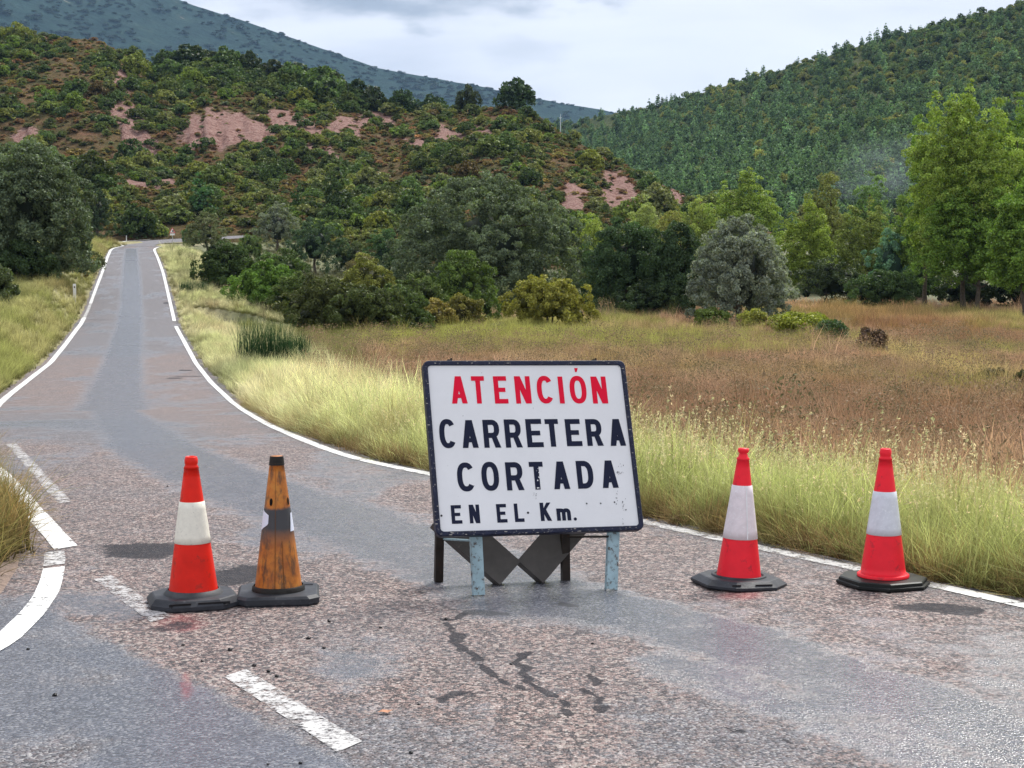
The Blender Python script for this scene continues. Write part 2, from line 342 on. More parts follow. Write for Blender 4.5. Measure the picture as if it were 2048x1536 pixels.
RUBBER = simple('black_rubber', (.035,.038,.045), .48, 14, .3, .3, 0, (.09,.09,.095), .15)
CREAM_BAND = simple('cream_reflective_sleeve', (.8,.77,.66), .5, 40, .06, .05, 0, (.45,.42,.36), .05)
PINK_BAND = simple('pinkish_reflective_sleeve', (.78,.7,.72), .4, 30, .08, .1, 0, (.9,.9,.92), .35)
SILVER_BAND = simple('silver_reflective_sleeve', (.66,.68,.74), .35, 30, .08, .1, 0, (.82,.84,.88), .4)

# ------------------------------------------------------------------ mesh helpers
def mesh_from(name, V, Fc, mats, smooth=False, attrs=None, fattrs=None, midx=None):
    """V (n,3) array, Fc (m,k) array of one face size or a list of tuples"""
    me = bpy.data.meshes.new(name); V = np.asarray(V, np.float32)
    if isinstance(Fc, np.ndarray):
        m, k = Fc.shape
        me.vertices.add(len(V)); me.vertices.foreach_set('co', V.ravel())
        me.loops.add(m*k); me.loops.foreach_set('vertex_index', Fc.astype(np.int32).ravel())
        me.polygons.add(m); me.polygons.foreach_set('loop_start', np.arange(0, m*k, k, dtype=np.int32))
        me.update(calc_edges=True)
    else:
        me.from_pydata([tuple(map(float, v)) for v in V], [], [tuple(f) for f in Fc])
    if not isinstance(mats, (list, tuple)): mats = [mats]
    for mm in mats: me.materials.append(mm)
    if midx is not None: me.polygons.foreach_set('material_index', np.asarray(midx, np.int32))
    for dom, dd in (('POINT', attrs), ('FACE', fattrs)):
        for k2, a in (dd or {}).items():
            a = np.asarray(a, np.float32)
            if a.ndim == 1: t = me.attributes.new(k2, 'FLOAT', dom); t.data.foreach_set('value', a)
            else: t = me.attributes.new(k2, 'FLOAT_VECTOR', dom); t.data.foreach_set('vector', a[:, :3].ravel())
    if smooth: me.polygons.foreach_set('use_smooth', np.ones(len(me.polygons), bool))
    me.update()
    return me
def link(name, me, parent=None, loc=None):
    o = bpy.data.objects.new(name, me); COL.objects.link(o)
    if parent: o.parent = parent
    if loc is not None: o.location = (float(loc[0]), float(loc[1])*(1 if parent else S), float(loc[2]))
    return o
def tag(o, label=None, cat=None, group=None, kind=None, tint=None, tint2=None):
    if label: o['label'] = label
    if cat: o['category'] = cat
    if group: o['group'] = group
    if kind: o['kind'] = kind
    if tint is not None: o['tint'] = [float(x) for x in tint]
    if tint2 is not None: o['tint2'] = [float(x) for x in tint2]
    return o
def empty(name, loc, label, cat, group=None, rz=0, rx=0, ry=0, ks=S):
    o = bpy.data.objects.new(name, None); COL.objects.link(o); o.location = (float(loc[0]), float(loc[1])*ks, float(loc[2])); o.rotation_euler = (rx, ry, rz); o.empty_display_size = .2
    return tag(o, label, cat, group)
def gridmesh(name, pts, mats, smooth=True, attrs=None):
    pts = pts*np.array([1, S, 1]); r, c = pts.shape[:2]; i = np.arange(r*c).reshape(r, c)
    Fc = np.stack([i[:-1,:-1], i[:-1,1:], i[1:,1:], i[1:,:-1]], -1).reshape(-1, 4)
    return mesh_from(name, pts.reshape(-1, 3), Fc, mats, smooth, attrs)

# ------------------------------------------------------------------ ground sheets
def gcolor(X, Y, Z):
    px, py = proj(X, Y, Z); n = fbm(X*.25, Y*.25, 4, 44)
    D = np.clip(Y, .6, 170); dR = (X-XR(D))*.85; dL = (XL(D)-X)*.9
    straw = np.array([.24,.22,.10]); brown = np.array([.24,.15,.10]); green = np.array([.14,.15,.06]); soil = np.array([.12,.085,.06])
    c = straw[None]*np.ones((len(X), 1))
    def mix(c, k, w): w = np.clip(w, 0, 1)[:, None]; return c*(1-w)+k[None]*w
    fieldw = sstep(1.5, 4.5, dR)
    c = mix(c, brown, fieldw)
    c = mix(c, green, fieldw*sstep(.5, .62, n)*.8)
    c = mix(c, soil, sstep(.35, .0, np.minimum(np.abs(dR), np.abs(dL)))*.9)
    c = mix(c, np.array([.07,.085,.03]), (dL > 0)*sstep(1, 6, dL)*.7)
    c = mix(c, np.array([.10,.11,.045]), sstep(45, 62, D)*(dR > 0)*sstep(1, 4, dR)); c = mix(c, np.array([.12,.13,.05]), (px < 700)*sstep(26, 34, D)*sstep(2, 5, dR))
    island = (X < -2.3)*(Y < 8.5)*(Y > 2)
    c = mix(c, np.array([.26,.19,.16]), island*.9)
    return c
def build_ground():
    t = np.concatenate([np.linspace(-3.2, -.75, 30)[:-1], np.linspace(-.75, .75, 330), np.linspace(.75, 3.2, 30)[1:]])
    D = np.concatenate([np.linspace(.6, 4, 20)[:-1], np.geomspace(4, 170, 330)])
    T, DD = np.meshgrid(t, D); X = T*DD; Z = ground_z(X, DD)
    c = gcolor(X.ravel(), DD.ravel(), Z.ravel())
    me = gridmesh('ground', np.stack([X, DD, Z], -1), GND, True, {'gcol': c})
    tag(link('ground', me), kind='structure')
    # plain terrain reaching the horizon all round, below everything else
    r = np.array([0.0, 3, 30, 120, 600, 3000, 9000]); a = np.linspace(0, 2*np.pi, 49)
    R, A = np.meshgrid(r, a, indexing='ij'); Z = np.where(R < 1, -3.4, -3.4)+0*R
    pts = np.stack([R*np.cos(A), R*np.sin(A), Z], -1)
    me = gridmesh('plain', pts, GND, True, {'gcol': np.tile(np.array([.1,.09,.05]), (R.size, 1))}); tag(link('plain', me), kind='structure')
    # ground behind the camera, level with the road
    pts = np.array([[[-14,-25,-.04],[14,-25,-.04]],[[-14,.62,-.04],[14,.62,-.04]]], float)
    me = gridmesh('road_behind', pts, ASP, False, {k: np.zeros(4) for k in ('wet','dark','red','grey')}); tag(link('road', me), kind='structure')
build_ground()

ROWMAP_Y = np.array([495,515,545,570,605,625,650,690,725,765,805,830,852,878,908,940.]); ROWMAP_D = np.array([120,96.5,80,71,62,57.5,52,41,34,27,21.3,15.4,12,9.9,8.58,7.87])
def gD(py):
    py = np.asarray(py, float)
    return np.where(py >= 940, -CAMH/np.minimum(ev(py), -1e-3), np.interp(py, ROWMAP_Y, ROWMAP_D))
def gp(px, py):
    D = gD(py); k = K_(py); return np.stack([(np.asarray(px, float)-1024)/k*D, D], -1)
def polydist(X, Y, pts):
    d = np.full(X.shape, 1e9)
    for (x0, y0), (x1, y1) in zip(pts[:-1], pts[1:]):
        vx, vy = x1-x0, y1-y0; t = np.clip(((X-x0)*vx+(Y-y0)*vy)/(vx*vx+vy*vy+1e-9), 0, 1)
        d = np.minimum(d, np.hypot(X-x0-t*vx, Y-y0-t*vy))
    return d
def blob(px, py, cx, cy, rx, ry, rot=0):
    a = math.radians(rot); u = (px-cx)*math.cos(a)+(py-cy)*math.sin(a); v = -(px-cx)*math.sin(a)+(py-cy)*math.cos(a)
    return np.clip(1.5-np.sqrt((u/rx)**2+(v/ry)**2), 0, 1)
def road_masks(X, Y, Z):
    px, py = proj(X, Y, Z); wet = np.zeros(X.shape); dark = wet.copy(); red = wet.copy(); grey = wet.copy()
    def band(l, w, pts_soft=.35):
        p = gp(*np.array(l, float).T); d = polydist(X, Y, p); return np.clip(1-(d-w*(1-pts_soft))/(2*pts_soft*w+1e-6), 0, 1)
    # central damp strip of the old lane and its sweep towards the right foreground
    wet = np.maximum(wet, band([(262,498),(262,560),(262,620),(250,700),(232,770),(225,820)], .75))
    wet = np.maximum(wet, band([(225,820),(300,890),(420,945),(560,1000),(700,1045),(840,1095),(960,1140),(1060,1185)], .42))
    wet = np.maximum(wet, band([(1060,1185),(1220,1215),(1400,1260),(1600,1330),(1850,1415),(2060,1490),(2300,1580)], .27))
    wet = np.maximum(wet, .8*band([(1330,1330),(1500,1380),(1700,1450),(1950,1560)], .16))
    wet = np.maximum(wet, .75*band([(0,850),(120,845),(260,852)], .9))
    grey = np.maximum(grey, .8*band([(262,498),(262,560),(262,620),(250,700)], 3.0))
    grey = np.maximum(grey, .9*blob(px, py, 190, 860, 260, 34, 4)); grey = np.maximum(grey, .8*blob(px, py, 700, 1500, 330, 90)); grey = np.maximum(grey, blob(px, py, 1180, 1215, 170, 45, 10))
    grey = np.maximum(grey, .7*blob(px, py, 1500, 1520, 300, 100, 15))
    # smoother wet surface of the side road at the lower left
    side = sstep(0, 60, (py-1215) - .52*(px-150))*sstep(1130, 1230, py)
    grey = np.maximum(grey, side); wet = np.maximum(wet, side*(.25+.9*sstep(.42, .6, fbm(X*1.1, Y*1.6, 3, 77))))
    wet = np.maximum(wet, .7*blob(px, py, 190, 1210, 130, 30, 10)); wet = np.maximum(wet, .6*blob(px, py, 700, 1330, 90, 50)); 
    wet = np.maximum(wet, .6*sstep(.50, .68, fbm(X*.8+5, Y*.5, 4, 12)))
    wx = px+26*(fbm(X*3.1, Y*5, 4, 61)-.5)*2; wy = py+9*(fbm(X*3.3+7, Y*5, 4, 62)-.5)*2
    for q in [(290,1103,78,17,-2),(480,1152,78,20,-2),(1885,1218,82,11,4),(1870,1214,40,8,0),(350,1253,60,9,-5)]: dark = np.maximum(dark, blob(wx, wy, *q)*(1 if q[0] != 350 else .6))
    def crack(l, w, a=1.0):
        nonlocal dark
        near = l[0][1] > 1000; p = gp(*np.array(l, float).T); k = .055 if near else 0
        Xw = X+k*2*(fbm(X*9, Y*14, 3, 21)-.5); Yw = Y+k*2*(fbm(X*9+40, Y*14, 3, 22)-.5)*.6
        w = w*(.45+(.7*fbm(X*6, Y*9, 2, 5)-.2 if near else .5)); d = np.clip(1-(polydist(Xw, Yw, p)-w*.5)/(w+1e-6), 0, 1)*a*1.25; dark = np.maximum(dark, d)
    crack([(875,1236),(900,1238),(940,1226),(1010,1229)], .035); crack([(900,1245),(912,1275),(930,1300),(960,1322),(985,1345),(1020,1362),(1060,1378)], .03)
    crack([(1060,1305),(1028,1325),(1062,1352),(1072,1380),(1110,1395),(1160,1430)], .026); crack([(1195,1345),(1178,1382),(1190,1405),(1208,1420)], .024)
    crack([(880,1400),(930,1385),(950,1400)], .03, .6); crack([(1290,1365),(1330,1390)], .03, .6); crack([(930,1490),(900,1520)], .04, .4)
    crack([(1110,1205),(1150,1214)], .04, .7); crack([(1450,1455),(1560,1475),(1620,1500)], .03, .5)
    for x0, x1, y in [(352,396,754),(365,378,741),(235,262,634),(252,264,589),(330,344,606),(262,272,547),(256,272,521),(180,190,608),(340,356,757),(300,318,545),(320,350,642)]:
        crack([(x0,y),(x1,y)], .13 if y < 700 else .12, .9)
    for x0, x1, y in [(200,330,577),(215,320,690),(250,390,812),(180,330,640),(240,320,530)]: crack([(x0,y),(x1,y+1)], .16, .35)
    # reddish patches near the cones, dark grey strip along the right edge
    for q in [(355,1245,60,22,0),(372,1370,16,35,0),(1480,1190,60,12,0)]: red = np.maximum(red, .75*blob(px, py, *q))
    xr = XR(np.clip(Y, .6, 124)); e = sstep(-.05, .12, X-xr)*(Y < 123); dark = np.maximum(dark, e*.42); grey = np.maximum(grey, sstep(-.45, -.1, X-xr)*.5)
    return dict(wet=wet, dark=dark, red=red, grey=grey)
def build_road():
    D = np.concatenate([np.linspace(.6, 2.4, 12)[:-1], np.arange(2.4, 9, .026), np.geomspace(9, 30, 110)[1:], np.geomspace(30, 122, 110)[1:]])
    w = np.linspace(0, 1, 290)
    ext = np.interp(D, [0, 8, 20, 60], [.2, .22, .3, .32])
    jr = (fbm(D*3.1, D*0+1, 3, 4)-.5)*.14*np.interp(D, [0,20],[1,2]); jl = (fbm(D*2.7, D*0+9, 3, 6)-.5)*.14*np.interp(D,[0,20],[1,2])
    xl = np.where(D < 10.2, -6.0, XL(D)-ext+jl); xr = XR(D)+ext+jr
    X = xl[:, None]+(xr-xl)[:, None]*w[None]; Y = np.repeat(D[:, None], len(w), 1)
    Z = zr(Y) + .012*(fbm(X*.7, Y*.7, 3, 15)-.5)*sstep(5, 9, Y)*0
    pts = np.stack([X, Y, Z], -1)
    tag(link('road', gridmesh('road', pts, ASP, True, {k: v.ravel() for k, v in road_masks(X.ravel(), Y.ravel(), Z.ravel()).items()})), kind='structure')
    # the bend at the top of the rise
    L = np.vstack([[XL(121.9)-.3, 121.9, zr(121.9)], BL3+np.array([-.2,.3,0])]); R = np.vstack([[XR(121.9)+.3, 121.9, zr(121.9)], BR3+np.array([.2,-.2,0])])
    def dens(A, n=60):
        s = np.linspace(0, len(A)-1, n); return np.stack([np.interp(s, np.arange(len(A)), A[:, k]) for k in range(3)], -1)
    L, R = dens(L), dens(R); w = np.linspace(0, 1, 14)
    pts = L[:, None]*(1-w)[None, :, None]+R[:, None]*w[None, :, None]; pts[..., 2] += .02
    z = np.zeros(pts.shape[0]*pts.shape[1])
    tag(link('road', gridmesh('road_bend', pts, ASP, True, dict(wet=z+.2, dark=z, red=z, grey=z+.7))), kind='structure')
build_road()

ROAD_LINES = []
def strip(name, xy, w, lift=.004, mat=None, z=None, step=.08):
    xy = np.asarray(xy, float); seg = np.hypot(*np.diff(xy, axis=0).T); s = np.concatenate([[0], np.cumsum(seg)])
    n = max(4, int(min(900, s[-1]/step))); q = np.linspace(0, s[-1], n)
    x = np.interp(q, s, xy[:, 0]); y = np.interp(q, s, xy[:, 1]); tx = np.gradient(x); ty = np.gradient(y); l = np.hypot(tx, ty); nx, ny = ty/l, -tx/l
    w = np.interp(q/s[-1], np.linspace(0, 1, len(np.atleast_1d(w))), np.atleast_1d(w))
    w = w*(1+.14*(fbm(q*4, q*0, 3, 2)-.5)); k = np.array([-.5,-.25,0,.25,.5])
    X = x[:, None]+nx[:, None]*w[:, None]*k; Y = y[:, None]+ny[:, None]*w[:, None]*k
    zz = zr(Y) if z is None else np.repeat(np.interp(q, s, z)[:, None], 5, 1)
    me = gridmesh(name, np.stack([X, Y, zz+lift+.0006*np.maximum(Y-8, 0)], -1), mat or WHITE_LINE, True, {'edge': np.tile([0,1,1,1,0.], n)})
    o = link(name, me); tag(o, kind='structure'); return o
def linexy(fn, a, b, off=0, n=200):
    D = np.geomspace(a, b, n); return np.stack([fn(D)+off, D], -1)
def markings():
    strip('edge_line', linexy(XR, 2.2, 4.85), [.085,.095]); strip('edge_line', linexy(XR, 4.85, 6.5), [.095,.10], mat=WORN_LINE); strip('edge_line', linexy(XR, 6.5, 51.0), [.1,.12,.15,.18,.2]); strip('edge_line', linexy(XR, 53.5, 121.5), [.2,.24,.28])
    strip('edge_line', linexy(XL, 18.5, 55.0), [.16,.2,.24]); strip('edge_line', linexy(XL, 55, 61), .2, mat=WORN_LINE); strip('edge_line', linexy(XL, 61.2, 121.9), [.2,.26,.3])
    b = np.vstack([[XL(121.9), 121.9, zr(121.9)], BL3]); strip('edge_line', b[:, :2], .34, lift=.05, z=b[:, 2])
    strip('edge_line', gp([-330,-200,-60,0,35,80,132],[770,815,895,945,985,1038,1096]), [.1,.11,.12,.13,.13])
    strip('edge_line', gp([108,110,108],[1104,1118,1131]), .115, mat=WORN_LINE); strip('edge_line', gp([108,103,92,64,8,-70,-200],[1136,1160,1190,1228,1283,1325,1370]), [.115,.12,.13,.13])
    strip('centre_line_dash', gp([470,590,700],[1347,1424,1495]), .105, mat=WORN_LINE); strip('centre_line_dash', gp([205,262,322],[1155,1197,1240]), .10, mat=FAINT_LINE)
    strip('centre_line_dash', gp([22,80,130],[887,950,1006]), .1, mat=FAINT_LINE); strip('centre_line_dash', gp([80,130,180],[1215,1190,1172])[:2]*0+gp([620,660],[1600,1640]), .1, mat=WORN_LINE)
markings()

# ------------------------------------------------------------------ hills
def bare_mask(px, py):
    b = np.zeros(np.shape(px))
    for q in [(268,262,24,58,-38),(425,262,62,34,0),(490,255,50,18,15),(600,250,45,20,10),(695,255,34,24,0),(755,238,34,14,0),(920,268,46,13,0),
              (1150,395,20,26,-30),(1238,392,30,46,-25),(1300,345,50,9,35),(275,318,45,9,0),(55,272,26,12,0),(250,158,14,22,0),(560,225,30,8,0),(820,285,30,7,5),(300,365,40,10,0),(640,300,40,7,20),(1370,390,30,12,40),(445,268,60,22,0)]:
        b = np.maximum(b, blob(px+22*(fbm(px*.045, py*.06, 3, 5)-.5)*2, py+16*(fbm(px*.05+9, py*.07, 3, 15)-.5)*2, q[0], q[1], q[2]*1.18, q[3]*1.15, *q[4:]))
    return b
def build_hills():
    px = np.linspace(-900, 2400, 420); p = np.linspace(0, 1.0, 150); PX, PP = np.meshgrid(px, p)
    pts, py = hill1_pt(PX, PP)
    b = bare_mask(PX.ravel(), py.ravel()).reshape(PX.shape)
    gul = (fbm(PX*.06, PP*2, 3, 51)-.5)*b
    pts[..., 1] -= gul*6
    # back side so that the ridge is solid
    back = pts[-1:].copy(); back[..., 1] += 40; back[..., 2] -= 14; back2 = pts[-1:].copy(); back2[..., 1] += 110; back2[..., 2] = -3.3
    front = pts[:1].copy(); front[..., 1] -= 4; front[..., 2] -= 5
    allp = np.concatenate([front, pts, back, back2]); bb = np.concatenate([b[:1], b, b[-1:]*0, b[-1:]*0])
    M = hill_mat('scrub_hillside_soil', [(.3,(.05,.05,.02)),(.44,(.10,.085,.036)),(.56,(.15,.10,.052)),(.69,(.23,.12,.08))], .09, .9, 1.0, .9,
                 [(.34,(.15,.07,.055)),(.46,(.29,.165,.14)),(.56,(.40,.27,.235)),(.66,(.25,.13,.10))])
    tag(link('hill', gridmesh('hill', allp, M, True, {'bare': bb.ravel()})), kind='structure')
    px = np.linspace(-200, 3000, 260); p = np.linspace(0, 1, 110); PX, PP = np.meshgrid(px, p); pts, py = hill2_pt(PX, PP)
    back = pts[-1:].copy(); back[..., 1] += 150; back[..., 2] -= 40; b2 = pts[-1:].copy(); b2[..., 1] += 350; b2[..., 2] = -3.3; front = pts[:1].copy(); front[..., 2] = -3.3
    M = hill_mat('forest_floor', [(.35,(.035,.05,.02)),(.5,(.055,.07,.025)),(.62,(.07,.078,.03)),(.75,(.10,.09,.04))], .02, .3, 2, .8)
    tag(link('forested_hill', gridmesh('forested_hill', np.concatenate([front, pts, back, b2]), M)), kind='structure')
    px = np.linspace(-1600, 2600, 500); p = np.linspace(0, 1, 160); PX, PP = np.meshgrid(px, p); pts, py = mtn_pt(PX, PP)
    back = pts[-1:].copy(); back[..., 1] += 900; back[..., 2] *= .5; b2 = pts[-1:].copy(); b2[..., 1] += 1800; b2[..., 2] = -3.3; front = pts[:1].copy(); front[..., 2] = -3.3
    M = hill_mat('mountain_scrub', [(.36,(.010,.028,.028)),(.58,(.020,.044,.038)),(.66,(.034,.058,.045)),(.70,(.26,.23,.2)),(.8,(.36,.32,.28))], .009, .05, 10, .9)
    tag(link('mountain', gridmesh('mountain', np.concatenate([front, pts, back, b2]), M)), kind='structure')
build_hills()
def hz():
    x0, x1, y0, y1, z0, z1 = -2900, 2900, -60, 8600, -4.6, 1150
    V = [(x, y, z) for z in (z0, z1) for y in (y0, y1) for x in (x0, x1)]
    Fc = [(0,2,3,1),(4,5,7,6),(0,1,5,4),(2,6,7,3),(0,4,6,2),(1,3,7,5)]
    m, nt, N, L, out = nmat('haze_air'); v = N('ShaderNodeVolumePrincipled'); v.inputs['Color'].default_value = (.42,.68,1,1)
    v.inputs['Density'].default_value = HAZE; v.inputs['Anisotropy'].default_value = 0.0; L(v.outputs[0], out.inputs['Volume'])
    tag(link('haze', mesh_from('haze', V, Fc, m)), kind='stuff')
HAZE = .000042
hz()
def smoke():
    m, nt, N, L, out = nmat('thin_smoke'); v = N('ShaderNodeVolumePrincipled'); v.inputs['Color'].default_value = (.75,.85,1,1); tc = N('ShaderNodeTexCoord')
    mp = N('ShaderNodeMapping'); mp.inputs['Scale'].default_value = (1.2, 1.2, 1.9); mp.inputs['Rotation'].default_value = (0, .5, 0); L(tc.outputs['Object'], mp.inputs[0])
    n = noise(N, L, mp.outputs[0], 1.3, 4, .55, .6); ln = N('ShaderNodeVectorMath'); ln.operation = 'LENGTH'; L(tc.outputs['Object'], ln.inputs[0])
    f = N('ShaderNodeMapRange'); L(ln.outputs['Value'], f.inputs[0]); f.inputs[1].default_value = 1; f.inputs[2].default_value = .25
    g = N('ShaderNodeMapRange'); L(n.outputs[0], g.inputs[0]); g.inputs[1].default_value = .45; g.inputs[2].default_value = .72
    L(mth(N, L, 'MULTIPLY', mth(N, L, 'MULTIPLY', f.outputs[0], g.outputs[0]), .026), v.inputs['Density']); L(v.outputs[0], out.inputs['Volume'])
    th = np.linspace(0, np.pi, 12); ph = np.linspace(0, 2*np.pi, 20, endpoint=False); T, A = np.meshgrid(th, ph, indexing='ij')
    V = np.stack([np.sin(T)*np.cos(A), np.sin(T)*np.sin(A), np.cos(T)], -1).reshape(-1, 3); i = np.arange(240).reshape(12, 20); j = np.roll(i, -1, 1)
    c = P(1765, 335, 150); o = link('smoke', mesh_from('smoke', V, np.stack([i[:-1], i[1:], j[1:], j[:-1]], -1).reshape(-1, 4), m), None, c)
    o.scale = (13, 14, 7.5); o.rotation_euler = (0, -.25, 0); tag(o, kind='stuff')
smoke()

# ------------------------------------------------------------------ foliage building
def rdir(n):
    v = RNG.normal(size=(n, 3)); return v/np.linalg.norm(v, axis=1)[:, None]
def leaf_quads(C, Nn, size, asp=.55):
    n = len(C); Nn = Nn/np.maximum(np.linalg.norm(Nn, axis=1), 1e-6)[:, None]
    a = np.cross(Nn, rdir(n)); a /= np.maximum(np.linalg.norm(a, axis=1), 1e-6)[:, None]; b = np.cross(Nn, a)
    s = np.asarray(size)*np.ones(n); s = s[:, None]
    V = np.stack([C-a*s*.5, C+b*s*asp*.5, C+a*s*.5, C-b*s*asp*.5], 1).reshape(-1, 3)
    return V, np.arange(4*n).reshape(n, 4)
def crown_mesh(name, lobes, nclump, nleaf, lsize, clump_r, flat=.35, seed=1, upb=.25, squash=.8, asp=.6, jag=.25):
    """lobes: (x,y,z,rx,ry,rz); leaf sprays gathered in clumps over the lobes' outer surface and through their volume"""
    lob = np.array(lobes, float); vol = (lob[:,3]*lob[:,4]+lob[:,3]*lob[:,5]+lob[:,4]*lob[:,5]); k = RNG.choice(len(lob), nclump, p=vol/vol.sum())
    d = rdir(nclump); d[:, 2] = np.where(d[:, 2] < -.6, -d[:, 2]*RNG.uniform(-.8, 1, nclump), d[:, 2]); d /= np.linalg.norm(d, axis=1)[:, None]
    rad = 1-jag*RNG.random(nclump)**2*1.6 + .08*RNG.random(nclump)
    C = lob[k, :3]+d*lob[k, 3:]*rad[:, None]
    # drop clumps buried in another lobe
    keep = np.ones(nclump, bool)
    for j in range(len(lob)):
        q = (((C-lob[j, :3])/lob[j, 3:])**2).sum(1); keep &= ~((q < .30) & (k != j))
    C, d = C[keep], d[keep]; nc = len(C)
    cr = clump_r*RNG.uniform(.55, 1.35, nc); shade = RNG.random(nc)
    m = RNG.integers(0, nc, nleaf)
    ld = rdir(nleaf); ld = ld + d[m]*.7 + np.array([0,0,upb]); ld /= np.linalg.norm(ld, axis=1)[:, None]
    rr = (RNG.uniform(.35, 1.08, nleaf)**.6)
    LC = C[m]+ld*(cr[m]*rr)[:, None]*np.array([1,1,squash])
    nn = ld*(1-flat)+rdir(nleaf)*.75
    V, Fq = leaf_quads(LC, nn, lsize*RNG.uniform(.6, 1.4, nleaf), asp)
    rnd = np.stack([.62*RNG.random(nleaf)+.38*shade[m], RNG.random(nleaf)**2, np.zeros(nleaf)], 1)
    return V, Fq, rnd
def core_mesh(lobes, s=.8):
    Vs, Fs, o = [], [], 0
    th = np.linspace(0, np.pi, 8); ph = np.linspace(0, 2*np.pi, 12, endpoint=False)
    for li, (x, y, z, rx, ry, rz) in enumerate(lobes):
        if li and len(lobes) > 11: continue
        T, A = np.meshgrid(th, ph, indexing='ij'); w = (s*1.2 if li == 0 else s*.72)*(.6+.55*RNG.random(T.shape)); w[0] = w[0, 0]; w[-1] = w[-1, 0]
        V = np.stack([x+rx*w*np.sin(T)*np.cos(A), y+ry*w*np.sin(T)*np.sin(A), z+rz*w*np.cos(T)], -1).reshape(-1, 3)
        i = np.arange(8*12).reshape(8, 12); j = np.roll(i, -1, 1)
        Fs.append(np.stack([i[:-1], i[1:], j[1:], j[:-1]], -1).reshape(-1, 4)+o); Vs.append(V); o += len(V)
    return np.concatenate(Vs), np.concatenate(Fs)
def foliage_mesh(name, lobes, nclump, nleaf, lsize, clump_r, core=.78, **kw):
    core = core*.78
    V, Fq, rnd = crown_mesh(name, lobes, nclump, nleaf, lsize, clump_r, **kw)
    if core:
        V2, F2 = core_mesh(lobes, core); r2 = np.tile([.02,.0,0], (len(F2), 1)); Fq = np.concatenate([Fq, F2+len(V)]); V = np.concatenate([V, V2]); rnd = np.concatenate([rnd, r2])  # inner blobs take the darkest leaf tone: crown shade put into colour
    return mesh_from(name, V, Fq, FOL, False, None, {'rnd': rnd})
def tube(pts, rad, seg=6):
    pts = np.array(pts, float); n = len(pts); t = np.gradient(pts, axis=0); t /= np.linalg.norm(t, axis=1)[:, None]
    up = np.where(np.abs(t[:, 2:3]) > .9, np.array([[1,0,0.]]), np.array([[0,0,1.]])); a = np.cross(t, up); a /= np.linalg.norm(a, axis=1)[:, None]; b = np.cross(t, a)
    an = np.linspace(0, 2*np.pi, seg, endpoint=False); r = np.asarray(rad)[:, None, None]
    V = pts[:, None]+r*(a[:, None]*np.cos(an)[None, :, None]+b[:, None]*np.sin(an)[None, :, None])
    i = np.arange(n*seg).reshape(n, seg); j = np.roll(i, -1, 1)
    return V.reshape(-1, 3), np.stack([i[:-1], j[:-1], j[1:], i[1:]], -1).reshape(-1, 4)
def joined(parts):
    Vs, Fs, o = [], [], 0
    for V, Fq in parts: Vs.append(V); Fs.append(Fq+o); o += len(V)
    return np.concatenate(Vs), np.concatenate(Fs)
def trunk_mesh(h, r, spread, nb=6, h0=.25, stems=1, bh=.75, seg=7):
    parts = []
    for s in range(stems):
        a = RNG.uniform(0, 6.28); off = 0 if stems == 1 else r*1.5
        x0, y0 = math.cos(a)*off, math.sin(a)*off; n = 9; zz = np.linspace(-.35, h*bh, n)
        wob = np.cumsum(RNG.normal(0, h*.009, (n, 2)), 0); lean = (0 if stems == 1 else spread*.25)
        pts = np.stack([x0+wob[:, 0]+math.cos(a)*lean*(zz/h), y0+wob[:, 1]+math.sin(a)*lean*(zz/h), zz], 1)
        rr = r*(1.0-.8*np.linspace(0, 1, n)); rr[0] *= 1.5; rr[1] *= 1.1
        parts.append(tube(pts, rr, seg))
        for k in range(nb):
            i = int(np.interp(RNG.uniform(h0, .92), [0, 1], [0, n-1])); p0 = pts[i]; aa = RNG.uniform(0, 6.28); ln = spread*RNG.uniform(.45, .9)
            q = np.linspace(0, 1, 6); bp = np.stack([p0[0]+math.cos(aa)*ln*q, p0[1]+math.sin(aa)*ln*q, p0[2]+(h*.22)*q**1.4*RNG.uniform(.4, 1.3)], 1)+np.cumsum(RNG.normal(0, spread*.02, (6, 3)), 0)
            bp[0] = p0; parts.append(tube(bp, rr[i]*.55*(1-.8*q), 5))
    return joined(parts)
def dome_lobes(rx, ry, h, n, low=.1, lobe=.42, jit=.2):
    """an uneven rounded dome of overlapping lobes, base at z = 0"""
    out = [(0, 0, h*.48, rx*.72, ry*.72, h*.42)]; lobe = lobe*.86 if n > 10 else lobe
    for i in range(n):
        a = i*2.399+RNG.uniform(-.4, .4); u = (i+.5)/n; s = RNG.uniform(.72, 1.22); lr = lobe*s; lh = .27*s
        prof = (1-u**2.7)**.5*(.9+.1*min(1, u*4)); r = max(0, prof-lr*.62)
        out.append((math.cos(a)*r*rx, math.sin(a)*r*ry, h*(lh*.6+u*(1-1.55*lh)), rx*lr, ry*lr, h*lh))
    return out
def col_lobes(w, h, n, base=.12, top_sharp=1.0):
    out = []
    for i in range(n):
        t = (i+.5)/n; prof = math.sin(math.pi*min(1, (t*.92+.08))**.8)**.6*(1-.35*t*top_sharp); a = i*2.4+RNG.uniform(-.5, .5)
        off = w*.5*prof*RNG.uniform(.25, .62); s = RNG.uniform(.75, 1.15)
        out.append((math.cos(a)*off, math.sin(a)*off, h*(base+(1-base)*t*.93), w*.30*prof*s+.12, w*.30*prof*s+.12, h*.105*s*1.25))
    return out

